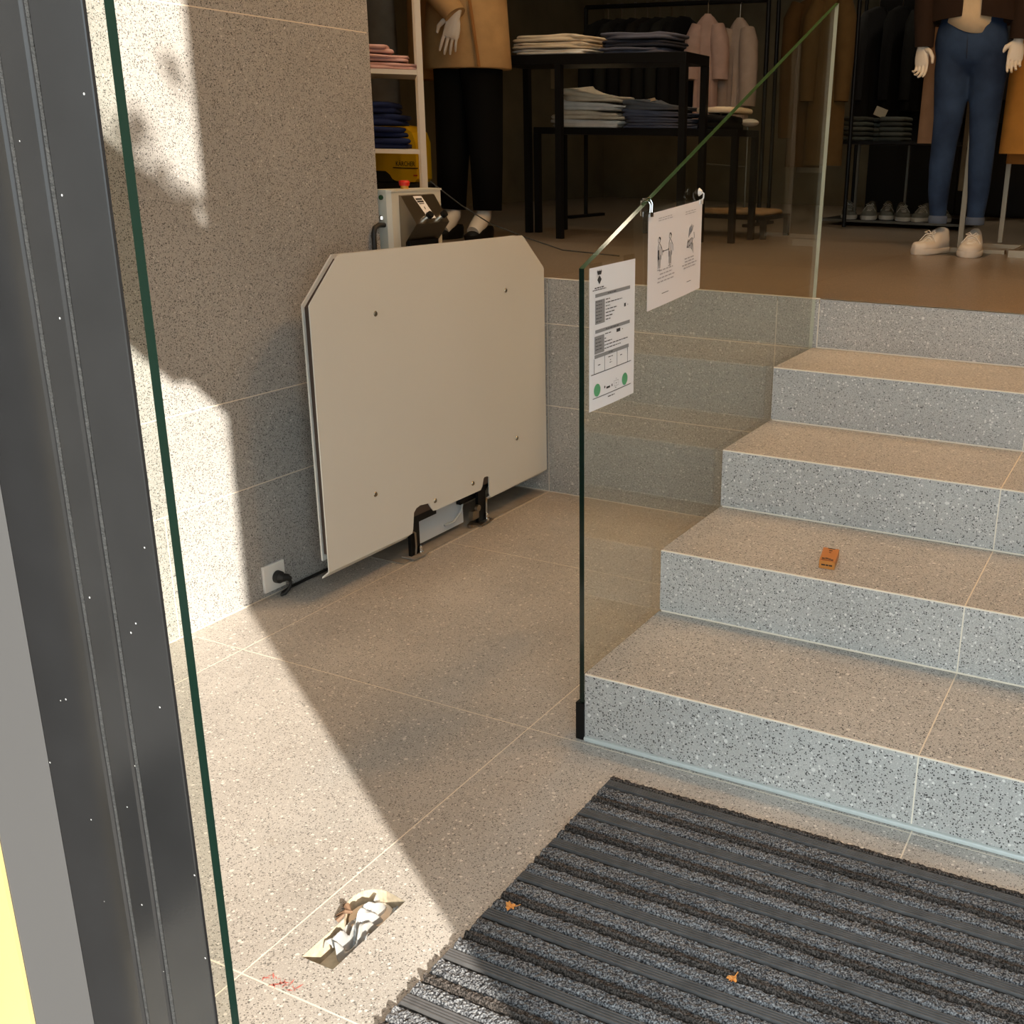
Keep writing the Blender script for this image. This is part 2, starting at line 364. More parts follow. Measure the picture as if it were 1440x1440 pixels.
for by, bz_, ry_, rz_ in blobs:
    for _ in range(max(7, int(ry_*rz_*4200))):
        yy, zz_ = by + ry_*rl.uniform(-1, 1)*.8, bz_ + rz_*rl.uniform(-1, 1)*.8; s_ = rl.uniform(5.6, 6.4)
        c0 = Vector((XL + .841*s_, yy - .54*s_, zz_ + .43*s_)); r = rl.uniform(.016, .028)
        a = Vector((rl.gauss(0,1), rl.gauss(0,1), rl.gauss(0,1))).normalized(); b = a.cross(SUN + Vector((rl.gauss(0,.4), rl.gauss(0,.4), rl.gauss(0,.4)))).normalized()
        lv.add([c0 - a*r*1.3, c0 - a*r*.3 + b*r*.7, c0 + a*r*1.5, c0 - a*r*.3 - b*r*.7], [(0,1,2,3)])
build(lv, 'leaves', LEAFM, tr, kind='stuff')

# ------------------------------------------------------------------ door frame and glass leaf, close on the left
door = struct_root('door_1')
FR = mat('dark_frame_metal', (0.0105, 0.010, 0.0102, 1), 0.2, 0.0, var=.12, scale=14, bump=.015, bscale=300, spec=.3)
nt_ = FR.node_tree; vd = nt_.nodes.new('ShaderNodeTexVoronoi'); vd.inputs['Scale'].default_value = 110; tcf = nt_.nodes.new('ShaderNodeTexCoord'); nt_.links.new(tcf.outputs['Object'], vd.inputs['Vector'])
sx = nt_.nodes.new('ShaderNodeSeparateColor'); nt_.links.new(vd.outputs['Color'], sx.inputs[0])
def fmath(op, a, v):
    q = nt_.nodes.new('ShaderNodeMath'); q.operation = op; nt_.links.new(a, q.inputs[0])
    if isinstance(v, float): q.inputs[1].default_value = v
    else: nt_.links.new(v, q.inputs[1])
    return q.outputs[0]
dust = fmath('MULTIPLY', fmath('GREATER_THAN', sx.outputs[0], .965), fmath('LESS_THAN', vd.outputs['Distance'], .12))
pb = nt_.nodes['Principled BSDF']; src = pb.inputs['Base Color'].links[0].from_socket; mxd = nt_.nodes.new('ShaderNodeMix'); mxd.data_type = 'RGBA'; mxd.inputs[7].default_value = (.35,.34,.32,1)
nt_.links.new(dust, mxd.inputs[0]); nt_.links.new(src, mxd.inputs[6]); nt_.links.new(mxd.outputs[2], pb.inputs['Base Color'])
fm = MB()
def groove(xc): return [(xc-.0065, -1.3), (xc-.004, -1.2955), (xc+.004, -1.2955), (xc+.0065, -1.3)]
plan = [(0.0, -1.3), (0.033, -1.3)] + groove(0.131) + groove(0.177) + [(0.2470, -1.3), (0.2485, -1.2995), (0.2485, -1.2965), (0.21, -1.2965), (0.21, -1.289), (0.0, -1.289)]
fm.prism(plan, 'z', -0.003, 3.3); build(fm, 'frame_profile', FR, door)
sp_ = MB(); sp_.prism([(0.026, -1.362), (0.034, -1.3003), (0.0, -1.3003), (0.0, -1.362)], 'z', -0.003, 3.3); build(sp_, 'side_profile', mat('lit_frame_metal', (.060,.058,.058,1), .4), door)  # sunlit return face, its brightness painted in as a lighter grey
BR = mat('brush_seal', (0.016, 0.015, 0.014, 1), 0.8, var=.5, scale=220, bump=.8, bscale=500)
for xc in (0.131, 0.177):
    m = MB(); m.tube([(xc, -1.2965, z) for z in np.linspace(0.0, 3.3, 60)], [.0024 + .0008*random.random() for _ in range(60)], 6); build(m, 'brush_seal', BR, door)
gp = MB(); gp.box((0.01, -1.2855, 0.006), (0.2565, -1.2755, 3.2))
gp.mi = [1, 1, 0, 1, 0, 1]; build(gp, 'glass_leaf', [GLASS2, GEDGE], door)
tm = MB(); tm.prism([(-0.36, -1.367), (0.024, -1.367), (0.024, -1.3625), (-0.0005, -1.3625), (-0.0005, -1.3), (-0.36, -1.3)], 'z', -0.003, 3.3)
struct(tm, 'trim_2', mat('pale_brass', (0.44, 0.33, 0.14, 1), 0.4, 0.2))

# ------------------------------------------------------------------ glass balustrade with its bracket
gb = thing('glass_balustrade', 'sloping clear glass side panel along the left end of the steps', 'railing', (-0.005, 0.8, 0.2))
m = MB(); TH0, TH1 = -0.0135, -0.0015
out = [(0.0, 0.03), (0.0, 1.088), (1.665, 1.772), (1.665, 0.60), (1.60, 0.45), (1.60, 0.03)]
n = len(out); m.v = [(TH0, a, b) for a, b in out] + [(TH1, a, b) for a, b in out]
m.f = [list(range(n)), list(range(2*n-1, n-1, -1))] + [[i, (i+1) % n, (i+1) % n + n, i+n] for i in range(n)]
m.mi = [0, 0] + [1, 2, 3, 1, 1, 1]  # top and far edges take brighter edge colours, caught light painted in
m.v = [(x, y if y < 1.5 else y - 0.052 if z < .7 else y, z) for x, y, z in m.v]
build(m, 'glass_panel', [GLASS, GEDGE, GEDGE2, GEDGE3], gb)
build(B((-0.022, -0.004, 0.001), (-0.0003, 0.06, 0.096), bev=.001), 'base_bracket', BLACK, gb)
build(B((-0.0012, 0.0, 0.09), (-0.0002, 0.012, 0.1725)), 'seal_strip', RUBBER, gb)

# ------------------------------------------------------------------ sheets on the glass
def sheet(x, y0, y1, ztl, ztr, zbl, zbr):
    # surface point for u (0 left..1 right), v (0 top..1 bottom)
    def p(u, v, off=0.0):
        zt = ztl + (ztr-ztl)*u; zb = zbl + (zbr-zbl)*u
        return (x + off + .002*math.sin(u*3.1)*v*v, y0 + (y1-y0)*u, zt + (zb-zt)*v)
    return p
def paper_mesh(p, t=.0004, nu=8, nv=10):
    m = MB(); V = [p(i/nu, j/nv) for j in range(nv+1) for i in range(nu+1)]; F = [(j*(nu+1)+i, j*(nu+1)+i+1, (j+1)*(nu+1)+i+1, (j+1)*(nu+1)+i) for j in range(nv) for i in range(nu)]
    m.add(V, F); m.add([(a-t, b, c) for a, b, c in V], [tuple(reversed(f)) for f in F]); return m
def quad(m, p, u0, v0, u1, v1, o=.0007):
    nu = max(1, int((u1-u0)*8)); 
    for i in range(nu):
        a, b = u0+(u1-u0)*i/nu, u0+(u1-u0)*(i+1)/nu
        m.add([p(a, v0, o), p(b, v0, o), p(b, v1, o), p(a, v1, o)], [(0,1,2,3)])
def greek(m, p, u0, v, length, h=.006, o=.0009):
    # small illegible print: a run of word-length dashes
    u = u0
    while u < u0 + length:
        wl = min(random.uniform(.02, .07), u0+length-u); quad(m, p, u, v, u+wl, v+h, o); u += wl + .012
n1 = thing('notice_sheet', 'white printed notice with grey table bars and two green ovals taped on the glass front', 'notice', (0.0, 0.12, 0.785))
p1 = sheet(0.0004, 0.019, 0.231, 1.087, 1.091, 0.784, 0.787)
build(paper_mesh(p1), 'paper', PAPER, n1)
ink = MB(); gry = MB(); grn = MB(); lgt = MB()
f1 = lambda u, v: p1(u, v, .0008)
ink.add([f1(.15,.03), f1(.25,.03), f1(.235,.055), f1(.165,.055)], [(0,1,2,3)])                 # crown of the crest
for a in (.16, .185, .21, .235): ink.add([f1(a-.006,.03), f1(a,.018), f1(a+.006,.03)], [(0,1,2)])
ink.add([f1(.20,.058), f1(.245,.088), f1(.20,.122), f1(.155,.088)], [(0,1,2,3)])               # lozenge
greek(ink, p1, .10, .138, .20, .007); greek(ink, p1, .06, .152, .28, .007)
quad(gry, p1, .115, .183, .88, .207); greek(ink, p1, .38, .192, .18, .006)
quad(gry, p1, .115, .228, .315, .393)
for k, L_ in enumerate((.10, .36, .09, .25, .19, .15, .10)): greek(ink, p1, .335, .232+.0235*k, L_, .0065); greek(ink, p1, .13, .236+.023*k, .12, .005)
quad(ink, p1, .745, .300, .785, .325); greek(ink, p1, .82, .312, .015)
quad(gry, p1, .115, .432, .88, .456); greek(ink, p1, .34, .441, .28, .006)
quad(ink, p1, .575, .468, .66, .492); greek(ink, p1, .70, .478, .015); greek(ink, p1, .32, .474, .13)
quad(gry, p1, .10, .476, .305, .60)
for k, L_ in enumerate((.03, .16, .52, .36)): greek(ink, p1, .31, .505+.024*k, L_, .0065); greek(ink, p1, .12, .496+.024*k, .13, .005)
quad(gry, p1, .10, .606, .86, .632); greek(ink, p1, .40, .615, .09, .006)
for u in (.09, .31, .585, .83): quad(ink, p1, u, .632, u+.008, .738)
quad(ink, p1, .03, .738, .92, .743)
greek(ink, p1, .17, .68, .05); greek(ink, p1, .39, .648, .10); greek(ink, p1, .43, .672, .02); greek(ink, p1, .42, .69, .05); greek(ink, p1, .66, .665, .04)
for cu in (.155, .77):
    grn.add([p1(cu, .86, .0008)] + [p1(cu + .068*math.cos(q), .86 + .046*math.sin(q), .0008) for q in np.linspace(0, 2*math.pi, 19)[:-1]], [(0, i+1, (i+1) % 18 + 1) for i in range(18)])
ink.add([f1(.30,.858), f1(.315,.848), f1(.33,.858), f1(.315,.872)], [(0,1,2,3)])
quad(ink, p1, .35, .862, .43, .877); quad(ink, p1, .465, .857, .485, .875)
for a in range(6): quad(ink, p1, .52+.018*a, .842, .53+.018*a, .845); quad(ink, p1, .52+.018*a, .880, .53+.018*a, .883)
for a in range(3): quad(ink, p1, .52, .85+.01*a, .524, .856+.01*a); quad(ink, p1, .62, .85+.01*a, .624, .856+.01*a)
quad(ink, p1, .56, .86, .58, .866); greek(ink, p1, .54, .892, .03, .004); greek(ink, p1, .56, .828, .02, .003)
quad(ink, p1, .065, .912, .92, .9165); greek(ink, p1, .38, .935, .15, .007)
build(gry, 'grey_print', INKG, n1, kind='stuff'); build(ink, 'black_print', INK, n1, kind='stuff'); build(grn, 'green_print', INKGREEN, n1, kind='stuff')
TAPE = thin_glass('tape', (.93,.92,.88))
for ya, yb, za, zb in ((.02,.075,1.080,1.096), (.175,.228,1.084,1.102)): build(B((-.0004, ya, za), (.0002, yb, zb)), 'clear_tape', TAPE, n1)

n2 = thing('notice_sheet', 'landscape white notice with line drawings hung by clips from the sloping glass top', 'notice', (0.004, 0.44, 0.97))
p2 = sheet(0.0050, 0.286, 0.592, 1.184, 1.206, 0.967, 0.990)
build(paper_mesh(p2), 'paper', PAPERP, n2)
ik = MB(); lg = MB(); f2 = lambda u, v: p2(u, v, .0008)
for u0, v0, L_ in ((.17, .068, .24), (.17, .092, .25), (.665, .082, .20), (.665, .106, .20)): greek(lg, p2, u0, v0, L_, .007)
def stroke(pts, wd=.006): ik.ribbon(pts, wd, f2)
def fig(cx, v0, s):
    stroke([(cx+.02*math.cos(q), v0+.03*s+.030*math.sin(q)) for q in np.linspace(0, 6.28, 11)], .005)
    stroke([(cx, v0), (cx+.012, v0+.012), (cx+.02, v0+.03)], .014)
    stroke([(cx-.005, v0+.065), (cx-.02, v0+.10), (cx-.024, v0+.17), (cx-.02, v0+.25)], .006)
    stroke([(cx+.005, v0+.065), (cx+.03, v0+.10), (cx+.034, v0+.17), (cx+.03, v0+.24)], .006)
    stroke([(cx+.03, v0+.10), (cx+.055, v0+.14), (cx+.06, v0+.20)], .004)
    stroke([(cx, v0+.10), (cx+.002, v0+.19)], .005)
    for d in (-.016, -.004, .010, .022): stroke([(cx+d, v0+.19), (cx+d-.004, v0+.32+.03*random.random())], .0045)
    stroke([(cx-.03, v0+.345), (cx+.02, v0+.345)], .005)
fig(.19, .265, 1); stroke([(.19-.012, .40), (.18, .45), (.186, .50)], .016)
fig(.385, .255, 1)
stroke([(.25, .425), (.36, .425)], .007); stroke([(.25, .425), (.262, .412)], .006); stroke([(.25, .425), (.262, .438)], .006); stroke([(.36, .425), (.348, .412)], .006)
# hands being washed
for a in range(5): stroke([(.735+.018*a, .37-.015*a), (.75+.016*a, .28), (.758+.018*a, .235+.012*abs(a-2))], .006)
for a in range(4): stroke([(.715+.028*a, .475+.012*a), (.72+.03*a, .42), (.735+.03*a, .395)], .010)
stroke([(.705, .48), (.72, .43), (.76, .40), (.80, .385), (.82, .40), (.80, .44), (.74, .475), (.705, .48)], .006)
for a in range(3): stroke([(.80+.015*a, .45), (.805+.015*a, .52+.02*a)], .005)
stroke([(.84, .33), (.85, .38), (.845, .40)], .007)
for k, (a, L_) in enumerate(((.19, .25), (.205, .22), (.17, .30), (.165, .30))): greek(lg, p2, a, .612+.040*k, L_, .013)
for k, (a, L_) in enumerate(((.665, .19), (.67, .18), (.62, .30), (.65, .24))): greek(lg, p2, a, .590+.034*k, L_, .013)
quad(ik, p2, .245, .868, .365, .874); quad(ik, p2, .715, .858, .80, .864)
build(lg, 'grey_print', INKL, n2, kind='stuff'); build(ik, 'black_print', INK, n2, kind='stuff')
sv = MB(); sv.add([p2(-.08, .03, -.001), p2(1.01, -.012, -.001), p2(1.01, 1.0, -.001), p2(-.02, 1.0, -.001)], [(0,1,2,3)]); build(sv, 'plastic_sleeve', thin_glass('sleeve_film', (.90,.90,.86)), n2)
c1 = MB(); c1.tube([(.006, .291, 1.178), (.007, .290, 1.205), (.001, .289, 1.214), (-.016, .289, 1.212), (-.017, .290, 1.195), (-.017, .292, 1.18)], .0016, 6)
c1.tube([(.006, .301, 1.178), (.007, .300, 1.207), (.001, .299, 1.219), (-.016, .299, 1.216)], .0016, 6); c1.box((.0048, .288, 1.178), (.0085, .304, 1.188)); build(c1, 'metal_clip', CHROME, n2, smooth=True)
c2 = MB(); c2.cyl((.0, .583, 1.224), .010, .007, 'x', 14, r2=.005); c2.tube([(.006, .583, 1.224), (.012, .583, 1.221), (.012, .582, 1.211), (.006, .581, 1.203)], .002, 6); c2.box((.0045, .574, 1.196), (.008, .590, 1.207))
build(c2, 'suction_hook', mat('clear_plastic', (.7,.66,.62,1), .15), n2, smooth=True)

# ------------------------------------------------------------------ folded wheelchair lift against the left wall
lf = thing('wheelchair_lift', 'cream wheelchair platform lift folded upright against the left wall', 'lift', (-1.1, 1.0, 0))
pan = [(.342,.100),(.345,.892),(.352,.900),(.470,1.016),(.480,1.022),(1.452,1.017),(1.462,1.012),(1.596,.895),(1.602,.886),(1.608,.097),(1.206,.094),(1.198,.110),(1.199,.172),(1.192,.178),(1.170,.180),(1.164,.176),(1.154,.148),(1.143,.138),(.880,.140),(.862,.142),(.848,.158),(.836,.176),(.790,.182),(.770,.178),(.756,.166),(.747,.110),(.742,.098)]
m = MB(); m.prism(pan, 'x', -1.064, -1.06)
for ya, yb in ((.342, .742), (1.206, 1.608)):      # lip bent back under the panel
    pr = [(-1.060,.099),(-1.064,.102),(-1.090,.080),(-1.0895,.0745)]
    m.rings([[(x, ya, z) for x, z in pr], [(x, yb, z) for x, z in pr]])
pl_ = build(m, 'platform_panel', PANEL, lf)
for y, z in ((.622,.837),(1.337,.833),(1.392,.275),(.571,.282),(.873,.175),(1.096,.176)):
    s_ = MB(); s_.cyl((-1.060, y, z), .0085, .003, 'x', 14, r2=.0065); s_.cyl((-1.057, y, z), .0035, .0006, 'x', 6); o = build(s_, 'bolt_head', STEEL, pl_, smooth=True)
bp = MB(); bp.prism([(y + (.004 if y < 1 else -.004), z) for y, z in ((.345,.13),(.345,.892),(.478,1.02),(1.455,1.015),(1.6,.888),(1.605,.13))], 'x', -1.094, -1.088)
build(bp, 'backing_sheet', mat('white_edge_sheet', srgb(205, 205, 200), .5), lf)
cr = MB(); cr.prism([(.356,.15),(.356,.885),(.486,1.008),(1.447,1.004),(1.590,.882),(1.594,.15)], 'x', -1.088, -1.064); build(cr, 'core_board', mat('dark_core', (.055,.035,.025,1), .7), lf)
build(B((-1.25, .70, .0002), (-1.068, 1.60, .004), bev=.001), 'base_plate', GREYPAINT, lf)
# hinge arms, feet and what shows through the notch
for y0 in (.765, 1.160):
    a = MB(); a.prism([(y0-.018,.012),(y0+.030,.012),(y0+.030,.12),(y0+.05,.135),(y0+.05,.21),(y0-.022,.21),(y0-.018,.12)], 'x', -1.084, -1.072); build(a, 'hinge_arm', BLACK, lf)
    f_ = MB(); f_.box((-1.105, y0-.03, .006), (-1.052, y0+.05, .012), bev=.001); build(f_, 'foot_plate', STEEL if y0 > 1 else GREYPAINT, lf)
    b_ = MB(); b_.cyl((-1.064, y0+.022, .012), .011, .008, 'z', 6); b_.cyl((-1.064, y0+.022, .020), .006, .016, 'z', 12); b_.cyl((-1.064, y0+.022, .036), .008, .005, 'z', 12, r2=.004); build(b_, 'anchor_bolt', CHROME, lf, smooth=True)
lk = MB(); lk.tube([(-1.072, .752, .100), (-1.066, .764, .092), (-1.066, .766, .045), (-1.07, .766, .013)], .004, 6); build(lk, 'hinge_pin', STEEL, lf, smooth=True); lk = MB(); lk.tube([(-1.072, 1.196, .09), (-1.066, 1.186, .08), (-1.066, 1.184, .04), (-1.07, 1.184, .013)], .004, 6); build(lk, 'hinge_pin', STEEL, lf, smooth=True)
build(B((-1.135, .82, .02), (-1.11, 1.10, .20)), 'drive_housing', mat('pale_housing', srgb(190, 196, 200), .5), lf)
build(B((-1.1095, .80, .118), (-1.078, .90, .19)), 'black_guard', BLACK, lf); build(B((-1.1095, 1.06, .10), (-1.092, 1.20, .20)), 'black_guard', BLACK, lf)
wv = MB(); wv.tube([(-1.10, 1.085, .17), (-1.098, 1.09, .12), (-1.098, 1.07, .07), (-1.10, 1.03, .045), (-1.106, .98, .045)], .0045, 8); build(wv, 'grey_hose', mat('grey_hose', srgb(175, 180, 180), .5), lf, smooth=True)
sw = MB(); sw.box((-1.09, 1.105, .03), (-1.07, 1.145, .065), bev=.004); sw.cyl((-1.069, 1.125, .075), .012, .012, 'x', 12); sw.cyl((-1.08, 1.10, .006), .010, .012, 'z', 8); build(sw, 'limit_switch', STEEL, lf, smooth=True)
# column with its control box
cl = MB(); cx0, cx1, cy0, cy1, ct = -1.292, -1.225, 0.921, 1.197, 1.176
cl.prism([(cx0, cy0), (cx1-.012, cy0), (cx1, cy0+.012), (cx1, cy1), (cx0, cy1)], 'z', .006, ct); col_ = build(cl, 'column', WHITEMET, lf)
cp = MB(); cp.prism([(cx0-.002, cy0-.003), (cx1-.010, cy0-.003), (cx1+.003, cy0+.010), (cx1+.003, cy1+.003), (cx0-.002, cy1+.003)], 'z', ct, ct+.006); build(cp, 'column_cap', WHITEMET, lf)
e = MB(); e.cyl((-1.258, 1.045, ct+.006), .013, .010, 'z', 16); es = build(e, 'button_collar', mat('amber_collar', srgb(214, 160, 60), .4), lf)
e = MB(); e.cyl((-1.258, 1.045, ct+.016), .0165, .012, 'z', 20, r2=.0185); e.cyl((-1.258, 1.045, ct+.028), .0185, .005, 'z', 20, r2=.015); build(e, 'emergency_button', mat('red_plastic', srgb(205, 40, 28), .35), lf, smooth=True)
e = MB(); e.cyl((-1.256, cy0, 1.158), .008, -.004, 'y', 16); build(e, 'green_indicator', mat('dark_green', (.012,.06,.02,1), .25), lf)
e = MB(); e.cyl((-1.258, cy0, 1.094), .009, -.004, 'y', 16); e.box((-1.260, cy0-.009, 1.089), (-1.256, cy0-.004, 1.099)); build(e, 'key_switch', CHROME, lf)
h = MB(); h.tube([(-1.250, cy0+.002, 1.072), (-1.248, cy0-.03, 1.073), (-1.248, cy0-.05, 1.066), (-1.248, cy0-.057, 1.048), (-1.248, cy0-.057, .93), (-1.248, cy0-.05, .905), (-1.250, cy0-.03, .897), (-1.250, cy0+.002, .897)], .008, 10); build(h, 'grab_handle', RUBBER, lf, smooth=True)
# wedge: sloped steel face over a dark underside
y0, y1 = .970, 1.150
wd = MB(); wd.prism([(cx1, 1.165), (cx1+.008, 1.163), (-1.158, 1.076), (cx1+.02, 1.016), (cx1+.02, .95), (cx1, .95)], 'y', y0, y1)
wo = build(wd, 'control_box', STEEL, lf)
und = MB(); und.box((cx1+.0202, y0+.008, .94), (cx1+.032, y1-.02, 1.020)); build(und, 'lower_cover', BLACK, lf)
n_ = Vector((.087, 0, .087)).normalized(); d_ = Vector((-1.158-(cx1+.008), 0, 1.076-1.163)).normalized(); n_ = Vector((-d_.z, 0, d_.x))
o_ = Vector((cx1+.008, 0, 1.163))
def on(t, y, off): q = o_ + d_*t + n_*off; return (q.x, y, q.z)
lb = MB(); lb.add([on(.004, 1.030, .0006), on(.004, 1.075, .0006), on(.088, 1.088, .0006), on(.088, 1.046, .0006)], [(0,1,2,3)]); lb_o = build(lb, 'label_plate', PAPER, wo)
lt = MB()
for t, ya, yb, hh in ((.012, 1.036, 1.070, .007), (.021, 1.037, 1.071, .007), (.031, 1.042, 1.068, .003), (.044, 1.056, 1.060, .010), (.066, 1.052, 1.074, .002), (.076, 1.056, 1.078, .005)):
    lt.add([on(t, ya, .001), on(t, yb, .001), on(t+hh, yb, .001), on(t+hh, ya, .001)], [(0,1,2,3)])
build(lt, 'label_print', INK, wo, kind='stuff')
for yk in (1.030, 1.108):
    kb = MB(); a = Vector(on(.088, yk, 0)); kb.tube([a, a + n_*.016], .010, 14); build(kb, 'switch_collar', CHROME, wo, smooth=True)
    kb = MB(); kb.tube([a + n_*.016, a + n_*.030], .0115, 14); build(kb, 'switch_knob', BLACK, wo, smooth=True)
for yk in (1.0, 1.085):
    kb = MB(); kb.cyl((cx1+.032, yk, 1.0), .003, .002, 'x', 10); build(kb, 'cover_screw', CHROME, lf)

# wall socket, plug and cable
sk = thing('wall_socket', 'white square wall socket low on the left wall beside the lift', 'socket', (XL, .314, .06))
m = MB(); m.box((XL+.0004, .272, .018), (XL+.010, .358, .103), bev=.002); build(m, 'face_plate', mat('white_plastic', srgb(236, 232, 224), .35), sk)
m = MB(); m.cyl((XL+.0102, .322, .058), .022, .0015, 'x', 24); build(m, 'socket_ring', mat('white_plastic', None), sk)
pc = thing('power_cable', 'black plug and cable running from the wall socket along the floor to the lift', 'cable', (XL+.03, .4, 0))
m = MB(); m.cyl((XL+.012, .322, .058), .020, .014, 'x', 18, r2=.019); m.cyl((XL+.026, .322, .058), .017, .018, 'x', 18, r2=.010); m.tube([(XL+.036, .322, .060), (XL+.044, .332, .058), (XL+.046, .340, .050)], [.012, .011, .008], 10)
build(m, 'plug', RUBBER, pc, smooth=True)
m = MB(); m.tube([(XL+.046, .340, .050), (XL+.046, .342, .036), (XL+.045, .334, .020), (XL+.042, .318, .008), (XL+.034, .312, .0055), (XL+.022, .328, .0052), (XL+.012, .37, .005), (XL+.010, .45, .005), (XL+.010, .60, .005), (XL+.011, .90, .011)], .0045, 8); build(m, 'cable', RUBBER, pc, smooth=True)

# ------------------------------------------------------------------ striped entrance mat
mt = thing('entrance_mat', 'striped charcoal brush mat lying in front of the bottom step', 'mat', (0.95, -0.6, 0))
MX0, MX1 = .133, 1.80
def pile_mat(name, c1, c2, c3):
    m = bpy.data.materials.new(name); m.use_nodes = True; N = m.node_tree.nodes; L = m.node_tree.links; b = N['Principled BSDF']; b.inputs['Roughness'].default_value = .95; b.inputs['Specular IOR Level'].default_value = .1
    g_ = N.new('ShaderNodeNewGeometry'); v = N.new('ShaderNodeTexNoise'); v.inputs['Scale'].default_value = 330; v.inputs['Detail'].default_value = 2; L.new(g_.outputs['Position'], v.inputs['Vector'])
    r = N.new('ShaderNodeValToRGB'); r.color_ramp.elements[0].position = .36; r.color_ramp.elements[0].color = (*c1, 1); r.color_ramp.elements[1].position = .66; r.color_ramp.elements[1].color = (*c3, 1)
    e_ = r.color_ramp.elements.new(.5); e_.color = (*c2, 1); L.new(v.outputs['Fac'], r.inputs[0])
    v2 = N.new('ShaderNodeTexNoise'); v2.inputs['Scale'].default_value = 5; v2.inputs['Detail'].default_value = 3; L.new(g_.outputs['Position'], v2.inputs['Vector'])
    mr = N.new('ShaderNodeMapRange'); mr.inputs[1].default_value = .3; mr.inputs[2].default_value = .7; mr.inputs[3].default_value = .8; mr.inputs[4].default_value = 1.2; L.new(v2.outputs['Fac'], mr.inputs[0])
    sc = N.new('ShaderNodeVectorMath'); sc.operation = 'SCALE'; L.new(r.outputs[0], sc.inputs[0]); L.new(mr.outputs[0], sc.inputs['Scale']); L.new(sc.outputs[0], b.inputs['Base Color'])
    return m
PG = pile_mat('grey_pile', (.020,.020,.022), (.10,.10,.105), (.25,.25,.25))
PB = pile_mat('brown_pile', (.014,.012,.010), (.05,.042,.037), (.12,.10,.088))
RIBM = mat('rib_rubber', (.085,.080,.078,1), .75, var=.2, scale=40)
build(B((MX0+.004, -1.285, .0002), (MX1, -.120, .004)), 'backing', mat('mat_backing', (.006,.006,.006,1), .9), mt)
def pile(ya, yb, hmax, cell=.0042):
    nx = int((MX1-MX0)/cell); ny = max(4, int(round((yb-ya)/cell)))
    X = np.linspace(MX0, MX1, nx+1); Y = np.linspace(ya, yb, ny+1); V = []
    for j, y in enumerate(Y):
        t = (y-ya)/(yb-ya); base = .004 + (hmax-.004)*min(1, 4.5*min(t, 1-t))**.5 if 0 < j < ny else .003
        z = base + (rng.random(nx+1)-.5)*.0042*(1 if 0 < j < ny else .3); dy = (rng.random(nx+1)-.5)*.0022; dx = (rng.random(nx+1)-.5)*.002
        V += [(float(X[i]+dx[i]), float(y+dy[i]), float(max(.001, z[i]))) for i in range(nx+1)]
    # left end closes down to the floor
    for j in range(ny+1): V[j*(nx+1)] = (MX0 + .002*math.sin(j*1.3), V[j*(nx+1)][1], .001)
    m = MB(); m.v = V; m.f = [(j*(nx+1)+i, j*(nx+1)+i+1, (j+1)*(nx+1)+i+1, (j+1)*(nx+1)+i) for j in range(ny) for i in range(nx)]; m.mi = [0]*len(m.f); return m
def rib(ya, yb):
    pr = [(ya, .003)]
    for k in range(4):
        a = ya + (yb-ya)*(k/4); b = ya + (yb-ya)*((k+1)/4); pr += [(a + (b-a)*.06, .0055), (a+(b-a)*.3, .0105), (a+(b-a)*.7, .0105), (a+(b-a)*.94, .0055)]
    pr += [(yb, .003)]; m = MB()
    xs_ = [MX0-.003, MX0+.004] + list(np.linspace(MX0+.3, MX1, 6)); R = []
    for i, x in enumerate(xs_): R.append([(x, y + .0015*math.sin(x*9), (.001 if i == 0 else z)) for y, z in pr])
    m.rings(R, closed=False); return m
y = -.119
build(pile(y-.016, y-.001, .011), 'pile_strip', PB, mt); y -= .018
while y > -1.27:
    build(rib(y-.022, y), 'ribbed_strip', RIBM, mt); y -= .0255
    build(pile(y-.036, y, .0115), 'pile_strip', PG, mt); y -= .0385
    build(pile(y-.017, y, .0125), 'pile_strip', PB, mt); y -= .0195
    build(pile(y-.031, y, .0115), 'pile_strip', PG, mt); y -= .034

# leaves on the mat
def leaf(name, c, s, rot, label):
    m = MB(); pts = []; 
    for k in range(22):
        q = 2*math.pi*k/22; r = s*(.62 + .16*math.cos(3*q) + .34*random.random()); pts.append((r*math.cos(q+rot), r*math.sin(q+rot)))
    m.add([(c[0], c[1], c[2]+.004)] + [(c[0]+a, c[1]+b, c[2]+.003+.006*random.random()) for a, b in pts], [(0, i+1, (i+1) % 22+1) for i in range(22)])
    m.tube([(c[0]+s*.5*math.cos(rot), c[1]+s*.5*math.sin(rot), c[2]+.004), (c[0]+s*1.5*math.cos(rot), c[1]+s*1.5*math.sin(rot), c[2]+.008)], .0008, 5)
    o = build(m, name, mat('dry_leaf', srgb(205, 140, 70), .7, var=.2, scale=120), loc=c); tag(o, label, 'leaf')
leaf('dry_leaf', (.175, -.594, .011), .012, .6, 'small orange dry leaf near the left edge of the mat')
leaf('dry_leaf', (.599, -.578, .011), .010, 1.3, 'tiny orange leaf scrap in the middle of the mat near the bottom')

